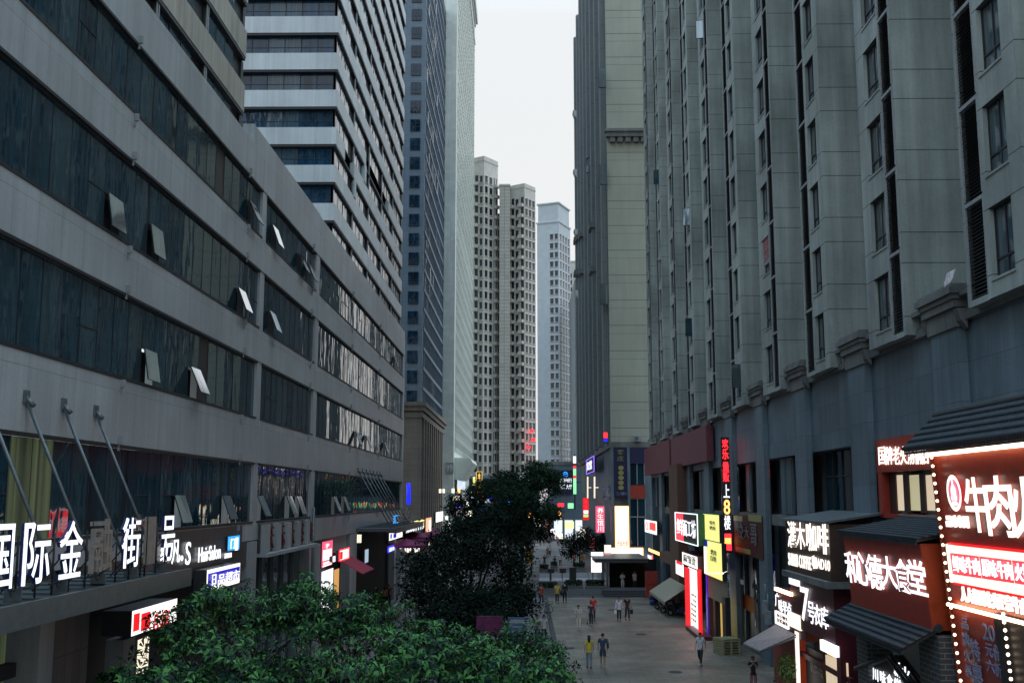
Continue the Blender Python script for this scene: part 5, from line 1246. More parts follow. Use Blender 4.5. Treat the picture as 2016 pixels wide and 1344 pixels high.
lean_text(q, '人人都爱吃火', P2, nl2, lean2, 1896, 1153, 1182, 1966, .03, .06); lean_text(q, '正宗牛肉', P2, nl2, lean2, 1969, 1166, 1198, 2024, .03, .06)
q.build('lettering', E_ww, bf)
# round emblem
q = MB(); c = leanpt(1878, 970, P2 + nl2 * .05, nl2); rr_ = .46
for i in range(28):
    a0, a1 = i * math.pi / 14, (i + 1) * math.pi / 14
    p = [c + UX['R'] * math.cos(t) * r_ + lean2 * math.sin(t) * r_ for t, r_ in ((a0, rr_), (a1, rr_), (a1, rr_ * .76), (a0, rr_ * .76))]; q.face([tuple(x) for x in p])
for (x, y, rx, ry) in ((0, .02, .17, .2), (-.12, -.12, .07, .08), (.12, -.12, .07, .08), (0, .25, .05, .1), (0, -.26, .2, .06)):
    q.face([tuple(c + nl2 * .012 + UX['R'] * (x + rx * math.cos(t)) + lean2 * (y + ry * math.sin(t))) for t in [k_ * math.pi / 7 for k_ in range(14)]])
q.build('emblem', E_ww, bf, fixn=False)
q = MB(); q.face([tuple(c - nl2 * .01 + UX['R'] * rr_ * .78 * math.cos(t) + lean2 * rr_ * .78 * math.sin(t)) for t in [k_ * math.pi / 12 for k_ in range(24)]]); q.build('emblem_ground', E_pink, bf, fixn=False)
# cream lightbox strip with red character tiles
q = MB(); lean_box(q, 1872, 1071, 1145, 2090, .1, proud=.02); q.build('lightbox', E_cream, bf)
q = MB(); lean_box(q, 1870, 1067, 1071, 2090, .1, proud=.06); lean_box(q, 1881, 1145, 1149, 2090, .1, proud=.06); q.build('lightbox_rim', E_redbox, bf)
q = MB(); q2 = MB(); xs = [1878, 1891.5, 1904.5, 1918.5, 1936, 1950.5, 1966, 1981.5, 2001, 2017]
for i, ch in enumerate('鲜味牛肉原味牛肉火锅'):
    s_ = (xs[i] - 1878) * .118; wd = 11.5 + i * .35
    lean_box(q, xs[i], 1088 + s_, 1129 + s_ * 1.25, xs[i] + wd, .02, proud=.035); lean_text(q2, ch, P2 + nl2 * .08, nl2, lean2, xs[i] + 1, 1093 + s_, 1124 + s_ * 1.25, xs[i] + wd - 1, .02, .03)
q.build('tile', E_red, bf); q2.build('lettering', E_w, bf)
# lower panel with blue grey characters
q = MB()
for c_, a, t_, b0, d in (('品', 1895, 1215, 1236, 1906), ('牌', 1897, 1244, 1269, 1909), ('火', 1900, 1276, 1300, 1912), ('锅', 1903, 1307, 1330, 1913), ('特', 1914, 1256, 1296, 1929), ('惠', 1918, 1303, 1345, 1934), ('20', 1937, 1226, 1257, 1958), ('元', 1943, 1265, 1290, 1955), ('份', 1959, 1268, 1298, 1969), ('六', 1944, 1296, 1320, 1958), ('折', 1961, 1302, 1330, 1973)): lean_text(q, c_, P2, nl2, lean2, a, t_, b0, d, .02, .02)
q.build('lettering', M_bluegrey, bf)
q = MB(); lean_box(q, 1984, 1212, 1420, 2110, .05, proud=.02); q.build('dark_window', M_blkb, bf)
# orange edge trim and strings of bulbs
q = MB(); q.hexa([(bb.x + .26, Yn0 + .01, 0), (bb.x + .9, Yn0 + .01, 0), (bb.x + .9, Yn0 + .10, 0), (bb.x + .26, Yn0 + .10, 0), (bt.x - .06, Yn0 + .01, bt.z), (bt.x + .6, Yn0 + .01, bt.z), (bt.x + .6, Yn0 + .10, bt.z), (bt.x - .06, Yn0 + .10, bt.z)]); q.build('edge_trim', M_orred, bf)
def string(label, xa, ya, xb_, yb, n, Y=None):
    A = leanpt(xa, ya, P2 + nl2 * .12, nl2); B_ = leanpt(xb_, yb, P2 + nl2 * .12, nl2)
    T = thing('string_light', label, 'string lights', tuple(B_), 'strings of bulbs on the restaurant front')
    bm_ = MB(); bm_.ball((0, 0, 0), .042, n=8, m=6); me = bm_.mesh('bulb', E_bulb, (0, 0, 0))
    for i in range(n):
        ob = bpy.data.objects.new('bulb', me); COL.objects.link(ob); ob.parent = T; ob.location = A.lerp(B_, i / (n - 1)) - B_
    q = MB(); q.tube(A, B_, .012, n=5); q.build('cable', M_dark, T)
string('string of warm bulbs down the far edge of the restaurant front', 1834, 900, 1896, 1375, 28)
string('second string of warm bulbs beside the dark window of the restaurant', 1975, 1208, 1998, 1400, 13)

# ---- first-floor red framed window above the canteen
wf = thing('window_sign', 'red framed window sign with lit white lettering above the canteen', 'sign', (12.9, 36.5, 8))
q = MB(); pbox(q, 'R', 12.85, 1726, 866, 930, 1842, .3); q.build('board', M_redb, wf)
q = MB()
for i, ch in enumerate('国牌老火汤锅店'): 
    a = 1731 + i * 14.2; px_text(q, ch, 'R', 12.78, a, 880 - i * .5, 915 - i * .2, a + 12.5, .025, .06)
q.build('lettering', E_ww, wf)
q = MB(); pbox(q, 'R', 12.85, 1732, 930, 1016, 1737, .3); pbox(q, 'R', 12.85, 1737, 1010, 1018, 1842, .3); q.build('frame', M_redb, wf)
for a, d, mt in ((1765, 1780, E_roomy), (1790, 1812, emit('curtain_glow', (.72, .66, .40), .5)), (1822, 1838, E_roomy)):
    q = MB(); pbox(q, 'R', 13.2, a, 935, 1004, d, .03); q.build('lit_pane', mt, wf)
q = MB()
for a, d in ((1752, 1764), (1781, 1789), (1813, 1821)): pbox(q, 'R', 13.12, a, 930, 1009, d, .05)
q.build('mullion', M_brownb, wf)

# small lit shop fronts far down both sides of the street
FL = [('C', 268, 906, 985, 996, 924, E_box, 'pale lit shop window at the far left kerb'), ('C', 262, 958, 982, 988, 972, E_cream, 'cream lit strip at the far left shops'), ('C', 270, 979, 960, 972, 990, E_w, 'small white lit sign over the far left shops'),
      ('C', 255, 912, 1003, 1016, 930, E_cream, 'cream lit shop window low on the far left'), ('L', -11.2, 858, 1008, 1028, 872, E_box, 'tall white lit shop window by the stone base'), ('L', -11.4, 842, 1058, 1074, 858, E_cream, 'cream lit shop window under the orange sign'),
      ('C', 228, 1040, 1008, 1018, 1052, E_ora, 'orange lit shop strip beyond the trees'), ('C', 226, 1083, 1040, 1052, 1096, E_box, 'white lit shop window low beyond the trees'), ('C', 225, 1068, 1006, 1014, 1084, E_red, 'red lit strip on the far corner shops'),
      ('C', 225, 1098, 990, 997, 1110, E_red, 'small red lit sign under the bank board'), ('C', 224, 1096, 1050, 1060, 1108, E_cream, 'cream lit shop window at the far right corner'), ('R', SX, 1139, 1035, 1060, 1146, E_box, 'white lit doorway low on the cream block side'),
      ('R', SX, 1147, 1040, 1058, 1153, E_cream, 'cream lit doorway low on the cream block side'), ('R', SX, 1162, 1052, 1076, 1170, E_pink, 'pink lit doorway low on the cream block side'), ('C', 224, 1118, 990, 1000, 1129, E_grn, 'green lit sign at the far right corner'),
      ('C', 283 - 4.5, 1000, 985, 993, 1016, E_sky, 'pale blue lit strip under the swoosh letters'), ('R', 12.6, 1277, 1078, 1084, 1300, E_ora, 'orange light strip over the glowing box sign')]
FL += [('C', 158, 864, 962, 970, 869, E_cream, 'left of two warm lamps on the brown stone base'), ('C', 158, 871, 962, 970, 876, E_cream, 'right of two warm lamps on the brown stone base'), ('C', 217.4, 889, 961, 970, 895, E_cream, 'warm lamp above the oval cream lamp sign'),
       ('C', 217.4, 901, 962, 970, 906, E_ora, 'small orange lamp right of the oval cream lamp sign'), ('L', -14.2, 900, 936, 962, 916, emit('dim_window_white', (.7, .82, .95), .7), 'dim white lit shop window under the flared skirt'), ('C', 244, 927, 968, 980, 934, E_w, 'small white lit sign left of the red panel'),
       ('C', 243, 962, 976, 984, 970, E_blue, 'small blue lit sign at the far left street end'), ('C', 216, 898, 985, 1000, 910, E_pur, 'small violet lit sign low by the pale tower'), ('C', 205, 880, 1028, 1040, 888, E_box, 'small white lit sign low beside the dark tree')]
for kd, pln, x0, yt, yb, x1, mt, lb in FL: sign('lit_shop_front' if 'window' in lb or 'doorway' in lb else 'shop_sign', lb, kd, pln, x0, yt, yb, x1, .25, mt, cat='shop light' if 'window' in lb or 'doorway' in lb else 'sign')

b0 = thing('rear_light_blocker', 'unseen plain block added far behind the viewpoint to hold back light', 'building', (0, -190, 0))  # never in view; put in to cut sky light from behind the camera
q = MB(); q.box(-60, 60, -200, -180, 0, 45); q.build('wall', M_t1, b0)
for i, (px, py) in enumerate(((1120, 1275), (1262, 1248), (1205, 1200), (1330, 1322))):
    p = aZ(px, py, .008); q = MB(); q.tube((p.x, p.y, .008), (p.x, p.y, .016), .36, n=20); q.ring((p.x, p.y, .014), (1, 0, 0), (0, 1, 0), .34, .012, 20, 5)
    for j in range(4): q.box(p.x - .25, p.x + .25, p.y - .22 + j * .13, p.y - .18 + j * .13, .016, .021)
    tag(q.build('manhole_cover', M_dark, None), ['round dark manhole cover nearest the leaves', 'round dark manhole cover in the middle of the plaza', 'round dark manhole cover by the two strolling friends', 'round dark manhole cover before the pallets'][i], 'manhole cover')
# ================================================================== people
M_skin = plain('skin', (0.36, 0.22, 0.16), 0.55, var=.05)
M_hair = plain('black_hair', (0.012, 0.010, 0.010), 0.45)
_cl = {}
def cloth(col):
    if col not in _cl: _cl[col] = plain('cloth', col, 0.85, var=.12, scale=30)
    return _cl[col]

def skin_mesh(name, nodes, edges, sub=2, root=0):
    """grow a surface over a skeleton: nodes are (x, y, z, radius or (rx, ry))"""
    me = bpy.data.meshes.new(name); me.from_pydata([n[:3] for n in nodes], edges, [])
    ob = bpy.data.objects.new(name, me); COL.objects.link(ob)
    md = ob.modifiers.new('s', 'SKIN'); md.use_smooth_shade = True
    for i, n in enumerate(nodes):
        r = n[3]; me.skin_vertices[0].data[i].radius = (r, r) if isinstance(r, (int, float)) else r
        me.skin_vertices[0].data[i].use_root = (i == root)
    sm = ob.modifiers.new('u', 'SUBSURF'); sm.levels = sub; sm.render_levels = sub
    dg = bpy.context.evaluated_depsgraph_get(); dg.update()
    out = bpy.data.meshes.new_from_object(ob.evaluated_get(dg))
    bpy.data.objects.remove(ob); bpy.data.meshes.remove(me)
    for p in out.polygons: p.use_smooth = True
    out.materials.clear(); out.name = name
    return out

def pose_joints(pose):
    """joint positions for a 1.70 m adult facing +Y"""
    J = dict(pel=(0, 0, .94), sp=(0, 0, 1.12), ch=(0, .005, 1.31), nk=(0, 0, 1.455), h0=(0, .015, 1.53), h1=(0, .03, 1.60), h2=(0, .015, 1.675))
    for s, k in ((-1, 'l'), (1, 'r')):
        J['sh' + k] = (.175 * s, 0, 1.405); J['hip' + k] = (.09 * s, 0, .89)
        J['el' + k] = (.225 * s, -.03, 1.13); J['wr' + k] = (.235 * s, .05, .89); J['pa' + k] = (.235 * s, .075, .82)
        J['kn' + k] = (.095 * s, .015, .49); J['an' + k] = (.095 * s, -.02, .085); J['to' + k] = (.105 * s, .14, .035)
    if pose == 'walk':
        J.update(knl=(-.09, .16, .50), anl=(-.09, .27, .10), tol=(-.10, .43, .07), knr=(.09, .02, .49), anr=(.09, -.27, .15), tor=(.09, -.15, .04),
                 ell=(-.225, -.13, 1.14), wrl=(-.22, -.14, .90), pal=(-.22, -.12, .83), elr=(.225, .06, 1.14), wrr=(.21, .21, .94), par=(.205, .26, .885))
    if pose == 'stroll':
        J.update(knl=(-.09, .08, .49), anl=(-.09, .12, .085), tol=(-.10, .28, .04), knr=(.09, -.01, .49), anr=(.09, -.13, .10), tor=(.09, .02, .035),
                 ell=(-.225, -.08, 1.13), wrl=(-.23, -.05, .89), pal=(-.23, -.03, .82), elr=(.225, .02, 1.13), wrr=(.23, .11, .90), par=(.23, .14, .83))
    if pose == 'folded':
        J.update(ell=(-.26, .03, 1.15), wrl=(-.03, .22, 1.17), pal=(.05, .215, 1.18), elr=(.26, .03, 1.15), wrr=(.03, .25, 1.12), par=(-.05, .245, 1.11))
    if pose == 'phone':
        J.update(ell=(-.23, .06, 1.16), wrl=(-.09, .26, 1.28), pal=(-.05, .29, 1.34), elr=(.23, .06, 1.15), wrr=(.08, .27, 1.26), par=(.05, .29, 1.32), h1=(0, .055, 1.59), h2=(0, .05, 1.67))
    if pose == 'push':
        J.update(ell=(-.23, .10, 1.15), wrl=(-.18, .32, 1.06), pal=(-.17, .39, 1.04), elr=(.23, .10, 1.15), wrr=(.18, .32, 1.06), par=(.17, .39, 1.04),
                 knl=(-.09, .10, .49), anl=(-.09, .10, .085), tol=(-.10, .26, .04), knr=(.09, -.04, .49), anr=(.09, -.22, .13), tor=(.09, -.08, .035))
    if pose == 'sit':
        for k, v in list(J.items()): J[k] = (v[0], v[1], v[2] - .40) if k[:2] not in ('kn', 'an', 'to') else v
        for s, k in ((-1, 'l'), (1, 'r')): J.update({'kn' + k: (.12 * s, .40, .50), 'an' + k: (.12 * s, .38, .085), 'to' + k: (.13 * s, .54, .035), 'el' + k: (.24 * s, .05, .76), 'wr' + k: (.16 * s, .28, .64), 'pa' + k: (.13 * s, .35, .62)})
    return J
_pm = {}
def person_meshes(pose, top, bottom, hair, female):
    key = (pose, top, bottom, hair, female)
    if key in _pm: return _pm[key]
    J = pose_joints(pose); f = .9 if female else 1.0
    nodes, edges = [], []
    def nd(k, r): nodes.append((*J[k], r)); return len(nodes) - 1
    p = nd('pel', (.125, .095)); sp = nd('sp', (.115 * f, .09)); ch = nd('ch', (.145 * f, .10)); nk = nd('nk', .052); h0 = nd('h0', (.056, .066)); h1 = nd('h1', (.073, .088)); h2 = nd('h2', (.058, .07))
    edges += [(p, sp), (sp, ch), (ch, nk), (nk, h0), (h0, h1), (h1, h2)]
    fing = []
    for s, k in ((-1, 'l'), (1, 'r')):
        a = nd('sh' + k, .052 * f); e_ = nd('el' + k, .038 * f); w_ = nd('wr' + k, .026 * f); h = nd('pa' + k, (.034, .018))
        edges += [(ch, a), (a, e_), (e_, w_), (w_, h)]
        hp = nd('hip' + k, .085); kn = nd('kn' + k, .055); an = nd('an' + k, .038); to = nd('to' + k, .033)
        edges += [(p, hp), (hp, kn), (kn, an), (an, to)]
        P = Vector(J['pa' + k]); d = (P - Vector(J['wr' + k])).normalized(); side = d.cross(Vector((s * 1.0, 0, 0))); side = side.normalized() if side.length > .1 else Vector((0, 1, 0))
        fing.append((P, d, side, s))
    body = skin_mesh('body', nodes, edges)
    # nose, ears, eyes and five bent fingers a hand, joined into the one body mesh
    mb = MB(); mb.merge(body, Matrix.Identity(4))
    for i in range(len(mb.sm)): mb.sm[i] = True
    hd = Vector(J['h1']); q = len(mb.f)
    mb.tube(hd + Vector((0, .072, -.005)), hd + Vector((0, .10, -.028)), .008, .014, 6)
    for s in (-1, 1): mb.ball(hd + Vector((.073 * s, -.005, -.012)), .012, .022, .032, 8, 5)
    mb.ball(hd + Vector((0, .078, -.056)), .026, .010, .008, 8, 4)
    for P, d, side, s in fing:
        for i, ln in enumerate((.072, .082, .076, .058)):
            r0 = P + side * (.027 - .018 * i) + d * .018; m_ = r0 + d * ln * .5; t = m_ + (d * .8 + Vector((-s * .6, 0, 0))).normalized() * ln * .5
            mb.tube(r0, m_, .0095, .009, 6); mb.tube(m_, t, .009, .006, 6)
        r0 = P + side * .03 - d * .025; m_ = r0 + side * .03 + d * .02; mb.tube(r0, m_, .011, .010, 6); mb.tube(m_, m_ + d * .03 + side * .006, .010, .007, 6)
    body = mb.mesh('body', [], (0, 0, 0))
    ey = MB()
    for s in (-1, 1): ey.ball(hd + Vector((.03 * s, .078, .008)), .012, .008, .009, 8, 4)
    eyes = ey.mesh('eyes', [], (0, 0, 0))
    # clothes: a looser surface round the trunk, the sleeves and the legs
    def lerp(a, b_, t): return tuple(Vector(J[a]).lerp(Vector(J[b_]), t))
    n2, e2 = [], []
    def n_(co, r): n2.append((*co, r)); return len(n2) - 1
    low = {'dress': .70, 'long': .78}.get(top, .86)
    pz = J['pel'][2] - .94
    b0 = n_((0, 0, low + pz), (.155, .125) if top != 'dress' else (.20, .17)); b1 = n_(J['pel'], (.145, .112)); b2 = n_(J['sp'], (.132 * f, .105)); b3 = n_(J['ch'], (.16 * f, .115)); b4 = n_(tuple(Vector(J['nk']) - Vector((0, 0, .035))), (.075, .065))
    e2 += [(b0, b1), (b1, b2), (b2, b3), (b3, b4)]
    for k in 'lr':
        s0 = n_(J['sh' + k], .068 * f); e2.append((b3, s0))
        if top in ('short', 'dress'): s1 = n_(lerp('sh' + k, 'el' + k, .75), .058 * f); e2.append((s0, s1))
        else: s1 = n_(J['el' + k], .054 * f); s2 = n_(lerp('el' + k, 'wr' + k, .92), .040 * f); e2 += [(s0, s1), (s1, s2)]
    shirt = skin_mesh('shirt', n2, e2, 2, 1)
    n2, e2 = [], []
    c0 = n_(tuple(Vector(J['pel']) + Vector((0, 0, .05))), (.135, .105)); c1 = n_(tuple(Vector(J['pel']) - Vector((0, 0, .03))), (.14, .11)); e2.append((c0, c1))
    for k in 'lr':
        h = n_(J['hip' + k], .098); e2.append((c1, h))
        if bottom == 'shorts': g_ = n_(lerp('hip' + k, 'kn' + k, .9), .082); e2.append((h, g_))
        else: g_ = n_(J['kn' + k], .072); a_ = n_(lerp('kn' + k, 'an' + k, .93), .058 if bottom == 'trousers' else .075); e2 += [(h, g_), (g_, a_)]
    trs = skin_mesh('trousers', n2, e2, 2, 1)
    hr = MB(); hc = hd + Vector((0, -.018, .035)); hr.ball(hc, .088, .098, .085, 14, 8)
    if hair == 'long':
        hr.ball(hd + Vector((0, -.075, -.08)), .085, .045, .17, 12, 8); hr.ball(hd + Vector((0, -.095, -.2)), .075, .03, .13, 12, 6)
    elif hair == 'bun': hr.ball(hd + Vector((0, -.10, .06)), .045, .045, .045, 10, 6)
    hair_m = hr.mesh('hair', [], (0, 0, 0))
    sh = MB()
    for k in 'lr':
        a_, t = Vector(J['an' + k]), Vector(J['to' + k]); c = a_.lerp(t, .45) - Vector((0, 0, .02)); d = (t - a_); d.z = 0
        sh.tube(a_ + Vector((0, -.03, -.045)), t + Vector((0, .02, -.0)), .046, .036, 10); sh.ball(a_ + Vector((0, -.02, -.035)), .046, .05, .05, 10, 6); sh.ball(t, .045, .055, .035, 10, 6)
    shoe_m = sh.mesh('shoes', [], (0, 0, 0))
    _pm[key] = (body, eyes, shirt, trs, hair_m, shoe_m); return _pm[key]

M_eye = plain('dark_eye', (.01, .01, .01), .2)
def person(px, py, label, face, pose, top, tcol, bottom, bcol, hair='short', female=False, h=1.70, shoes=(.05, .05, .055), group='people walking in the street', at=None, hcol=None):
    p = at if at else aZ(px, py, 0.008)
    T = thing('person', label, 'person', (p.x, p.y, p.z), group)
    T.rotation_euler = (0, 0, rad(face)); T.scale = (h / 1.72,) * 3
    ms = person_meshes(pose, top, bottom, hair, female)
    for nm, me, mt in zip(('body', 'eyes', 'top', 'trousers', 'hair', 'shoes'), ms, (M_skin, M_eye, cloth(tcol), cloth(bcol), hcol or M_hair, cloth(shoes))):
        if not len(me.materials): me.materials.append(mt)
        ob = bpy.data.objects.new(nm, me); COL.objects.link(ob); ob.parent = T
        ob.material_slots[0].link = 'OBJECT'; ob.material_slots[0].material = mt
    return T
def bag(label, who, off, size, col, z, held=True):
    M = who.matrix_basis.copy(); c = who.location + Vector(off); b = MB(); sx, sy, sz = size
    b.hexa([(c.x - sx * .8, c.y - sy, z), (c.x + sx * .8, c.y - sy, z), (c.x + sx * .8, c.y + sy, z), (c.x - sx * .8, c.y + sy, z), (c.x - sx, c.y - sy * .7, z + sz), (c.x + sx, c.y - sy * .7, z + sz), (c.x + sx, c.y + sy * .7, z + sz), (c.x - sx, c.y + sy * .7, z + sz)])
    b.tube((c.x - sx * .5, c.y, z + sz), (c.x - sx * .2, c.y, z + sz + .22), .012, n=5); b.tube((c.x + sx * .5, c.y, z + sz), (c.x + sx * .2, c.y, z + sz + .22), .012, n=5); b.tube((c.x - sx * .2, c.y, z + sz + .22), (c.x + sx * .2, c.y, z + sz + .22), .012, n=5)
    return tag(b.build('bag', cloth(col), None), label, 'bag')

W_ = (.62, .64, .66); BK = (.02, .021, .024); NV = (.025, .035, .07); JN = (.13, .17, .25)
a = person(1160, 1314, 'person in a yellow top and pale jeans with long black hair, seen from behind', 0, 'stroll', 'short', (.62, .48, .03), 'trousers', (.20, .24, .32), 'long', True, 1.66)
a = person(1187, 1313, 'person in a dark blue shirt and shorts with a black shoulder bag', -6, 'stroll', 'short', (.035, .055, .11), 'shorts', (.05, .075, .11), 'short', False, 1.74, (.4, .4, .42))
bag('black shoulder bag on the side of the person in dark blue', a, (.27, -.02, 0), (.05, .12, .26), BK, .98)
person(1380, 1309, 'person in a white shirt and black trousers walking alone before the yellow shop', 150, 'walk', 'short', (.50, .54, .58), 'trousers', BK, 'short', False, 1.70, (.3, .3, .32))
a = person(1219, 1222, 'person in a pale blue white shirt carrying a white plastic bag', 175, 'stroll', 'long_sleeve', (.50, .58, .68), 'trousers', BK, 'short', False, 1.72)
bag('white plastic bag hanging from the hand of the person in pale blue', a, (-.27, -.12, 0), (.10, .06, .28), W_, .52)
a = person(1235, 1220, 'person in a black shirt and trousers carrying a black bag', 185, 'walk', 'short', (.02, .022, .024), 'trousers', (.018, .018, .02), 'short', False, 1.74)
bag('black bag in the hand of the person dressed in black', a, (.30, -.1, 0), (.12, .05, .30), (.012, .012, .013), .45)
person(1168, 1221, 'person in a bright red shirt walking away behind the stroller', 0, 'stroll', 'short', (.42, .03, .02), 'trousers', BK, 'short', False, 1.74)
ps = person(1164, 1231, 'person in dark clothes pushing a small stroller', -8, 'push', 'short', (.03, .035, .06), 'trousers', (.02, .022, .03), 'short', True, 1.62, (.3, .3, .3))
person(1139, 1239, 'person in white trousers and pale top with folded arms', 178, 'folded', 'long', (.50, .54, .54), 'trousers', (.62, .60, .55), 'bun', True, 1.64, (.5, .5, .5))
person(1097, 1187, 'person in a yellow and white top beside one in black by the planters', 0, 'stroll', 'short', (.60, .46, .05), 'trousers', (.03, .03, .035), 'short', False, 1.70)
a = person(1112, 1186, 'person in black carrying a dark bag beside the planters', 3, 'walk', 'long_sleeve', (.016, .017, .02), 'trousers', (.014, .015, .018), 'short', False, 1.74)
bag('dark bag of the person in black by the planters', a, (-.28, -.05, 0), (.13, .06, .36), BK, .62)
person(1058, 1262, 'person in a white top half hidden by the small kerb tree, left of two', 170, 'folded', 'short', (.55, .57, .58), 'trousers', NV, 'short', True, 1.62)
person(1071, 1262, 'person in a white top half hidden by the small kerb tree, right of two', 190, 'stroll', 'short', (.60, .61, .60), 'trousers', BK, 'short', True, 1.62)
person(1047, 1198, 'person in a lime yellow vest beside the parked bicycles', 120, 'stroll', 'short', (.55, .62, .06), 'trousers', BK, 'short', False, 1.70)
person(1066, 1190, 'person in an orange red top standing by the bicycles', 200, 'stroll', 'short', (.40, .10, .05), 'trousers', NV, 'short', False, 1.68)
# under the porch
person(1226, 1158, 'person in pale clothes standing inside the porch', 180, 'folded', 'long', (.55, .55, .53), 'trousers', (.60, .58, .55), 'long', True, 1.52, group='people by the porch', at=aZ(1226, 1158, .3))
person(1249, 1156, 'person in a pale pink top walking inside the porch', 200, 'stroll', 'short', (.55, .42, .42), 'trousers', BK, 'short', False, 1.62, group='people by the porch', at=aZ(1250, 1158, .3))
# across the planters
far = [(1072, 1116, 'person in black on the far plaza nearest its kerb', BK, BK), (1092, 1120, 'person in dark green on the far plaza', (.03, .05, .035), BK), (1103, 1113, 'person in a white shirt on the far plaza', W_, NV), (1130, 1112, 'person in pink and dark skirt on the far plaza', (.45, .25, .28), BK), (1146, 1116, 'person in a yellow shirt on the far plaza', (.62, .45, .02), BK), (1152, 1112, 'person in pale beige behind the yellow shirt', (.42, .36, .28), (.35, .30, .25)), (1078, 1098, 'person in a rust red shirt on the far plaza', (.30, .08, .05), NV), (1083, 1094, 'person in light grey beside the rust red shirt', (.4, .42, .44), BK)]
for i, (x, y, lb, c1, c2) in enumerate(far): person(x, y, lb, (0, 180, 10, 170)[i % 4], ('stroll', 'walk')[i % 2], 'short', c1, 'trousers', c2, ('short', 'long')[i % 2], bool(i % 2), 1.6 + .03 * (i % 5), group='people on the far plaza')
crowd = [(1064, 1074, (.35, .12, .08)), (1070, 1072, (.5, .5, .52)), (1075, 1070, (.05, .05, .09)), (1080, 1071, (.20, .10, .14)), (1086, 1068, (.4, .38, .42)), (1096, 1070, (.50, .10, .20)), (1099, 1074, (.45, .12, .22)), (1091, 1066, (.06, .06, .08))]
cw = {0: 'orange red', 1: 'pale grey', 2: 'navy', 3: 'dark plum', 4: 'light violet grey', 5: 'crimson pink', 6: 'dull pink', 7: 'charcoal'}
for i, (x, y, c1) in enumerate(crowd): person(x, y, 'distant walker in a %s top at the back of the far plaza' % cw[i], (0, 180)[i % 2], ('stroll', 'walk')[i % 2], 'short', c1, 'trousers', (BK, NV, JN)[i % 3], ('short', 'long')[i % 2], bool(i % 2), 1.66, group='people on the far plaza')
# left pavement
lft = [(757, 1192, 'person in a pale pink top on the left pavement nearest the leaves', (.5, .36, .34), BK), (748, 1182, 'person with long hair in black on the left pavement', (.03, .03, .035), (.03, .03, .04)), (765, 1190, 'person in a brown jacket beside the round tree', (.12, .05, .03), BK), (760, 1172, 'person in white on the left pavement', (.55, .55, .55), NV), (775, 1160, 'tall person in black trousers on the left pavement', (.30, .28, .27), (.015, .015, .02)), (731, 1160, 'person in pale blue by the lobby panel', (.38, .44, .52), (.3, .34, .4)), (768, 1150, 'person in an orange top under the plum parasols', (.45, .18, .06), BK), (780, 1148, 'person in grey beside the orange top', (.25, .26, .28), NV)]
for i, (x, y, lb, c1, c2) in enumerate(lft): person(x, y, lb, (0, 180, 20, 160)[i % 4], ('stroll', 'walk')[i % 2], 'short', c1, 'trousers', c2, ('long', 'long', 'short')[i % 3], i % 3 < 2, 1.6 + .03 * (i % 4), group='people on the left pavement')
# near right corner
person(1484, 1362, 'person in black holding a phone before the snack shop', 170, 'phone', 'short', (.018, .018, .02), 'trousers', (.30, .12, .16), 'long', True, 1.64, group='people by the snack shop')
person(1518, 1372, 'person in a pale lilac top bending beside the snack shop', 60, 'sit', 'short', (.45, .45, .55), 'trousers', BK, 'short', False, 1.70, group='people by the snack shop', at=aZ(1530, 1400, 0.008))
person(1327, 1204, 'person sitting on a scooter in a white helmet', 60, 'sit', 'short', (.10, .03, .06), 'trousers', BK, 'short', False, 1.68, group='people by the snack shop', hcol=plain('white_helmet', (.7, .7, .7), .3), at=aZ(1326, 1205, .22))

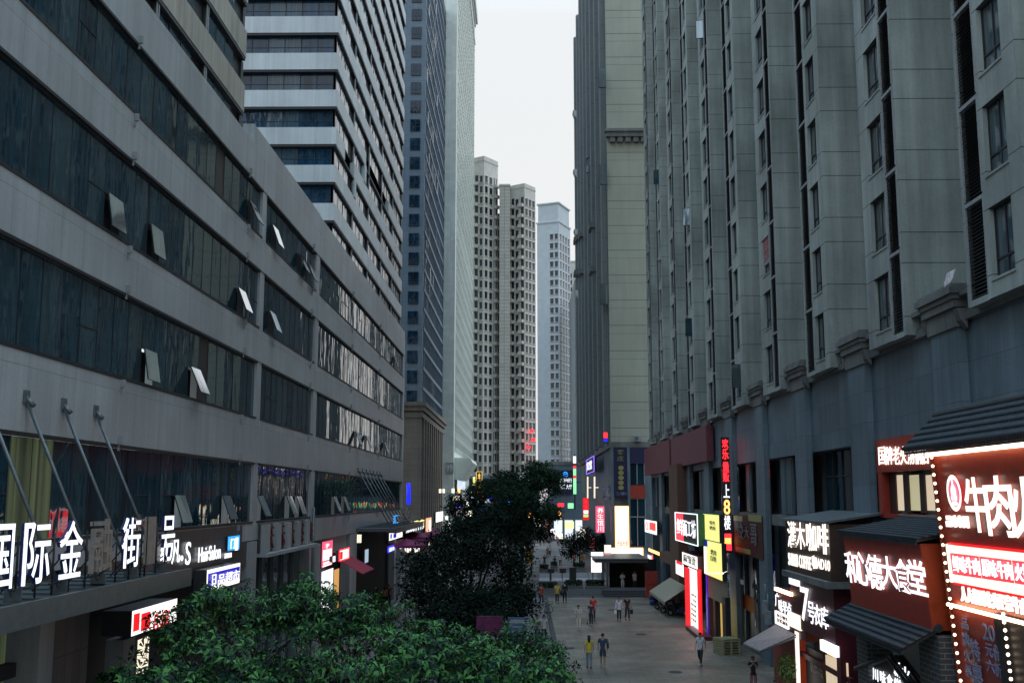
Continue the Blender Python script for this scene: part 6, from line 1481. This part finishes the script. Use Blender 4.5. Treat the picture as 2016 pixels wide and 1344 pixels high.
# ------------------------------------------------------------------ wheels
M_tyre = plain('rubber', (.014, .014, .015), .8); M_chr = plain('bright_metal', (.45, .46, .47), .3, .9)
def bicycle(label, loc, rot, col, group='bicycles parked by the kerb'):
    T = thing('bicycle', label, 'bicycle', loc, group); fm = plain('bike_paint', col, .35)
    def loc_(mb, nm, mt, par): 
        me = mb.mesh(nm, mt, (0, 0, 0)); ob = bpy.data.objects.new(nm, me); COL.objects.link(ob); ob.parent = par; return ob
    for x in (-.52, .52):
        q = MB(); q.ring((x, 0, .33), (1, 0, 0), (0, 0, 1), .31, .022, 22, 6); wv = loc_(q, 'wheel', M_tyre, T)
        q = MB(); q.ring((x, 0, .33), (1, 0, 0), (0, 0, 1), .285, .009, 22, 5)
        for i in range(12): a_ = i * math.pi / 6; q.tube((x, 0, .33), (x + .285 * math.cos(a_), 0, .33 + .285 * math.sin(a_)), .003, n=4, caps=False)
        loc_(q, 'rim', M_chr, wv)
    q = MB()
    for a_, b_ in (((-.52, .04, .33), (-.12, 0, .30)), ((-.52, -.04, .33), (-.12, 0, .30)), ((-.52, .03, .33), (-.22, 0, .72)), ((-.52, -.03, .33), (-.22, 0, .72)), ((-.12, 0, .30), (-.24, 0, .80)), ((-.12, 0, .30), (.36, 0, .70)), ((-.21, 0, .70), (.34, 0, .78)), ((.40, 0, .60), (.33, 0, .92)), ((.40, 0, .60), (.52, .04, .33)), ((.40, 0, .60), (.52, -.04, .33))): q.tube(a_, b_, .016, n=6)
    loc_(q, 'frame', fm, T)
    q = MB(); q.ball((-.26, 0, .86), .13, .08, .035, 10, 5); q.tube((-.24, 0, .78), (-.25, 0, .86), .015); loc_(q, 'saddle', M_tyre, T)
    q = MB(); q.path([(.24, .27, .98), (.34, .16, 1.0), (.33, 0, .93), (.34, -.16, 1.0), (.24, -.27, .98)], .013); loc_(q, 'handlebar', M_chr, T)
    q = MB(); q.box(.5, .8, -.15, .15, .72, .74); [q.tube((.5 + .3 * i, sy, .72), (.5 + .33 * i, sy * 1.1, .94), .006, n=4) for i in (0, 1) for sy in (-.15, .15)]; q.path([(.5, -.16, .94), (.83, -.16, .94), (.83, .16, .94), (.5, .16, .94), (.5, -.16, .94)], .007, 4); loc_(q, 'basket', M_tyre, T)
    q = MB(); q.ring((-.12, .03, .30), (1, 0, 0), (0, 0, 1), .085, .008, 14, 4); q.tube((-.12, -.12, .38), (-.12, .12, .22), .012, n=5); loc_(q, 'pedals', M_chr, T)
    T.rotation_euler = (rad(4), 0, rot); return T
bicycle('dark bicycle parked at the kerb with its wheels towards the plaza', tuple(aZ(1067, 1208, .0)), rad(8), (.03, .035, .05))
bicycle('second bicycle parked left of the first at the kerb', tuple(aZ(1044, 1205, .0)), rad(-14), (.04, .12, .25))
bicycle('black bicycle with its handlebar above the front leaves', tuple(aZ(1092, 1298, .0)), rad(60), (.02, .02, .022))
bicycle('pale bicycle standing behind the kerb tree', tuple(aZ(1062, 1225, .0)), rad(24), (.3, .32, .34))

def scooter(label, p, rot, col):
    T = thing('scooter', label, 'scooter', tuple(p), 'scooters parked under the beige awning'); mt = plain('scooter_paint', col, .3)
    def ad(mb, nm, m_, par=None): me = mb.mesh(nm, m_, (0, 0, 0)); ob = bpy.data.objects.new(nm, me); COL.objects.link(ob); ob.parent = par or T; return ob
    for x in (-.55, .62):
        q = MB(); q.ring((x, 0, .24), (1, 0, 0), (0, 0, 1), .18, .065, 18, 7); wv = ad(q, 'wheel', M_tyre); q = MB(); q.tube((x, -.05, .24), (x, .05, .24), .12, n=12); ad(q, 'rim', M_chr, wv)
    q = MB(); q.prism([(-.85, .45), (-.5, .34), (-.2, .25), (.25, .22), (.32, .30), (.45, .85), (.38, .90), (.18, .36), (-.05, .36), (-.12, .66), (-.88, .70)], 'y', -.16, .16); ad(q, 'body', mt)
    q = MB(); q.prism([(-.86, .71), (-.12, .67), (-.08, .74), (-.4, .80), (-.86, .80)], 'y', -.15, .15); ad(q, 'seat', M_tyre)
    q = MB(); q.tube((.62, .09, .24), (.45, .05, .80), .03); q.tube((.62, -.09, .24), (.45, -.05, .80), .03); q.tube((.44, 0, .8), (.36, 0, 1.0), .04); q.path([(.25, .33, 1.02), (.36, .15, 1.02), (.36, -.15, 1.02), (.25, -.33, 1.02)], .018); ad(q, 'handlebar', M_dark)
    q = MB(); q.ball((.50, 0, .86), .07, .08, .07, 10, 6); ad(q, 'headlight', M_chr)
    q = MB(); q.box(-1.05, -.72, -.18, .18, .82, 1.12); ad(q, 'top_box', mt)
    T.rotation_euler = (0, 0, rot)
scooter('dark blue scooter parked nearest the red doorway', aZ(1336, 1212), rad(150), (.02, .03, .08))
scooter('black scooter with a rider in a white helmet', aZ(1322, 1207), rad(160), (.02, .02, .022))
scooter('pale grey scooter parked next to the brown pillar', aZ(1307, 1200), rad(140), (.3, .31, .32))
# stroller
p = ps.location; T = thing('stroller', 'small grey stroller pushed by the person in dark clothes', 'stroller', (p.x - .05, p.y + .62, .008))
def adT(mb, nm, m_): me = mb.mesh(nm, m_, (0, 0, 0)); ob = bpy.data.objects.new(nm, me); COL.objects.link(ob); ob.parent = T
q = MB(); q.path([(.15, -.25, 1.0), (.15, -.05, .62), (.15, .3, .12)], .014); q.path([(-.15, -.25, 1.0), (-.15, -.05, .62), (-.15, .3, .12)], .014); q.tube((-.15, -.25, 1.0), (.15, -.25, 1.0), .018); adT(q, 'frame', M_chr)
q = MB(); q.prism([(-.05, .42), (.25, .42), (.28, .5), (.05, .55), (-.08, .95), (-.14, .92)], 'x', -.16, .16); adT(q, 'seat', cloth((.45, .46, .48)))
for x in (-.17, .17):
    for y in (-.2, .3): q = MB(); q.ring((x, y, .09), (0, 1, 0), (0, 0, 1), .075, .018, 14, 5); adT(q, 'wheel', M_tyre)

# ------------------------------------------------------------------ pallets
M_wood = plain('pallet_wood', (.30, .27, .15), .85, var=.3, scale=9)
pp = aZ(1404, 1284, 0); pq = aZ(1447, 1296, 0)
u = Vector((pq.x - pp.x, pq.y - pp.y, 0)).normalized(); v = Vector((-u.y, u.x, 0)); ln = 1.15
for i in range(6):
    T = thing('pallet', ['lowest', 'second lowest', 'third lowest', 'third highest', 'second highest', 'topmost'][i] + ' pale wooden pallet of the stack by the yellow shop', 'pallet', (pp.x, pp.y, .006 + .145 * i), 'stacked wooden pallets')
    def pb(nm, x0, x1, y0, y1, z0, z1):
        q = MB(); o_ = Vector((pp.x, pp.y, .006 + .145 * i)); c = [o_ + u * x + v * y for x, y in ((x0, y0), (x1, y0), (x1, y1), (x0, y1))]
        q.hexa([tuple(k_ + ZV * z0) for k_ in c] + [tuple(k_ + ZV * z1) for k_ in c]); q.build(nm, M_wood, T)
    for y in (0, .5, 1.0): pb('stringer', 0, ln, y, y + .10, .023, .12)
    for j in range(6): pb('plank', j * .205, j * .205 + .125, 0, 1.1, .121, .143)
    for j in (0, .51, 1.02): pb('plank', j, j + .12, 0, 1.1, 0, .022)

# ------------------------------------------------------------------ planters, barriers, bits and pieces
M_hedge = foliage('hedge_leaf', (.008, .022, .010), (.02, .06, .025), .6, .2)
def planter(label, px0, px1, py, h_px):
    a_, b_ = aZ(px0, py), aZ(px1, py); T = thing('planter', label, 'planter', ((a_.x + b_.x) / 2, a_.y, 0), 'planters across the end of the plaza')
    hh = h_px * a_.y / FPX
    q = MB(); q.box(a_.x, b_.x, a_.y, a_.y + 1.4, 0, hh); q.box(a_.x - .05, b_.x + .05, a_.y - .05, a_.y + 1.45, hh, hh + .08); q.build('box', M_kerb, T)
    q = MB(); n = int((b_.x - a_.x) * 700)
    for _ in range(n):
        p = Vector((rnd.uniform(a_.x + .05, b_.x - .05), a_.y + rnd.uniform(.1, 1.3), hh + .05 + rnd.random() ** .6 * .55))
        d = Vector((rnd.gauss(0, 1), rnd.gauss(0, 1), rnd.gauss(.2, .6))).normalized(); leaf(q, p, d, ZV, .14, .05, .03)
    q.build('hedge', M_hedge, T, fixn=False)
planter('long grey planter with a low dark hedge, left of two', 1113, 1148, 1168, 12)
planter('long grey planter with a low dark hedge, right of two', 1154, 1192, 1168, 12)
planter('planter with loose greenery by the bicycles at the kerb', 1060, 1098, 1170, 10)
planter('far planter strip left on the far plaza edge', 1062, 1080, 1128, 6)
planter('far planter strip middle on the far plaza edge', 1084, 1098, 1124, 8)
planter('far planter strip right on the far plaza edge', 1128, 1152, 1125, 7)
q = MB(); y = aZ(1150, 1169).y; q.box(aZ(1046, 1169).x, aZ(1196, 1169).x, y - .25, y - .06, 0, .42); ob = q.build('low_wall', M_kerb, None); tag(ob, 'low grey wall closing the end of the plaza in front of the planters', 'wall')
for i, (x0, x1) in enumerate(((1062, 1082), (1086, 1106), (1108, 1126), (1130, 1158), (1160, 1176))):
    a_, b_ = aZ(x0, 1143), aZ(x1, 1143); q = MB(); q.prism([(a_.y, 0), (a_.y + .5, 0), (a_.y + .34, .30), (a_.y + .30, .80), (a_.y + .20, .80), (a_.y + .16, .30)], 'x', a_.x, b_.x)
    tag(q.build('road_barrier', plain('barrier_plastic', (.36, .39, .42), .5), None), ['leftmost pale road barrier beyond the planters', 'second pale road barrier from the left beyond the planters', 'middle pale road barrier beyond the planters', 'long pale road barrier behind the hedges', 'rightmost pale road barrier by the square lightbox'][i], 'barrier', 'pale road barriers')
for i, (x, yb, hh) in enumerate(((1085, 1141, 1.1), (1108, 1140, 1.1), (1128, 1147, 1.5))):
    p = aZ(x, yb); q = MB(); q.prism([(p.y, 0), (p.y + .4, 0), (p.y + .38, hh), (p.y + .02, hh)], 'x', p.x - .35, p.x + .35); q.box(p.x - .4, p.x + .4, p.y - .03, p.y + .43, hh, hh + .06)
    tag(q.build('litter_bin', M_dark, None), ['dark bin between the first two barriers', 'dark bin between the middle barriers', 'dark cabinet behind the left hedge planter'][i], 'bin')
p = aZ(1287, 1190); T = thing('blue_barrel', 'blue plastic barrel at the foot of the brown pillar', 'barrel', (p.x, p.y, 0)); q = MB(); q.tube((p.x, p.y, 0), (p.x, p.y, .45), .33, .37, 14); q.tube((p.x, p.y, .45), (p.x, p.y, .9), .37, .33, 14); q.build('drum', plain('blue_plastic', (.02, .06, .22), .4), T); q = MB(); q.ring((p.x, p.y, .9), (1, 0, 0), (0, 1, 0), .32, .02, 18, 5); q.build('rim', plain('blue_rim', (.02, .05, .18), .4), T)
p = aZ(1283, 1176); q = MB(); q.box(p.x - .5, p.x + .5, p.y, p.y + .5, 0, 1.2); q.box(p.x - .55, p.x + .55, p.y - .05, p.y + .1, 1.2, 2.3); tag(q.build('sign_stand', M_redb, None), 'red sign stand beside the blue barrel', 'sign stand')
sign('site_board', 'blue and white printed board half hidden by leaves at the kerb', 'C', 47, 1000, 1215, 1262, 1036, .1, plain('blue_print', (.04, .10, .20), .5), boxes=[(1003, 1219, 1226, 1033, M_trim), (1003, 1232, 1234, 1033, M_trim), (1003, 1240, 1242, 1033, M_trim)])
sign('site_board', 'magenta and red printed board half hidden by leaves', 'C', 48.5, 938, 1212, 1250, 990, .1, plain('magenta_print', (.11, .012, .06), .5, var=.6, scale=4))
sign('site_board', 'mustard yellow board beside the black round tree', 'C', 92, 1034, 1080, 1108, 1049, .1, plain('mustard_print', (.34, .20, .02), .5))
# potted bonsai by the snack shop
pl = aX(1550, 1315, 10.9); T = thing('potted_tree', 'leafy potted tree with pale green foliage before the snack shop', 'plant', (pl.x, pl.y, 0))
q = MB(); q.tube((pl.x, pl.y, 0), (pl.x, pl.y, .5), .28, .36, 12); q.build('pot', M_brownp, T); q = MB(); q.tube((pl.x, pl.y, .5), (pl.x + .1, pl.y, pl.z - .3), .05, .03); q.build('trunk', M_bark, T)
q = MB()
for _ in range(900):
    d = Vector((rnd.gauss(0, 1), rnd.gauss(0, 1), rnd.gauss(0, 1))).normalized(); p = Vector((pl.x, pl.y, pl.z + .05)) + Vector((d.x * .45, d.y * .75, d.z * .55)) * rnd.random() ** .5; leaf(q, p, (d + Vector((rnd.gauss(0, .5), rnd.gauss(0, .5), 0))).normalized(), ZV, .13, .03, .05)
q.build('crown', foliage('bonsai_leaf', (.05, .10, .02), (.16, .22, .06)), T, fixn=False)
# air conditioners on the bays and the podium ledge
def aircon(label, x, y, z, face='R'):
    T = thing('air_conditioner', label, 'air conditioner', (x, y, z), 'air conditioners on the ledges'); q = MB()
    if face == 'R':
        q.box(x, x + .35, y - .42, y + .42, z, z + .6); q.build('case', M_trim, T); q = MB(); q.ring((x - .01, y - .1, z + .3), (0, 1, 0), (0, 0, 1), .2, .02, 18, 5)
        for i in range(4): q.ring((x - .01, y - .1, z + .3), (0, 1, 0), (0, 0, 1), .04 + .04 * i, .006, 14, 4)
    else:
        q.box(x - .42, x + .42, y, y + .35, z, z + .6); q.build('case', M_trim, T); q = MB(); q.ring((x - .1, y - .01, z + .3), (1, 0, 0), (0, 0, 1), .2, .02, 18, 5)
        for i in range(4): q.ring((x - .1, y - .01, z + .3), (1, 0, 0), (0, 0, 1), .04 + .04 * i, .006, 14, 4)
    q.build('fan_grille', M_dark, T)
p = aY(1255, 858, 120.4); aircon('pale air conditioner at the foot of the cream end wall', p.x, 120.5, 14.95, 'C')
for px, lb in ((1343, 'pale air conditioner on the ledge above the plum board'), (1300, 'pale air conditioner on the far end of the podium ledge')):
    p = aX(px, 815, 12.75); aircon(lb, 12.75, p.y, 15.0 if px == 1300 else 14.72)
p = aX(1880, 560, 12.4); q = MB(); 
for i in range(7): t = i / 6; q.hexa([(12.2, p.y - .25 + .5 * t, 14.85 - .02 * i), (12.22, p.y - .25 + .5 * t, 14.85), (12.22, p.y - .2 + .5 * t, 14.85), (12.2, p.y - .2 + .5 * t, 14.85), (12.32, p.y - .25 + .5 * t, 15.2), (12.36, p.y - .25 + .5 * t, 15.2), (12.36, p.y - .16 + .5 * t, 15.2), (12.32, p.y - .16 + .5 * t, 15.2)])
tag(q.build('hung_cloth', plain('printed_cloth', (.5, .45, .46), .8, var=.5, scale=12), None), 'small pale printed cloth caught on the nearest pilaster capital', 'cloth')
sign('window_banner', 'white banner with faded red characters in an upper window of the slab', 'R', BX + .1, 1504, 462, 525, 1519, .02, plain('banner_white', (.40, .40, .42), .8), texts=[('招租', 1506, 468, 518, 1517, plain('faded_red', (.35, .12, .12), .8))])
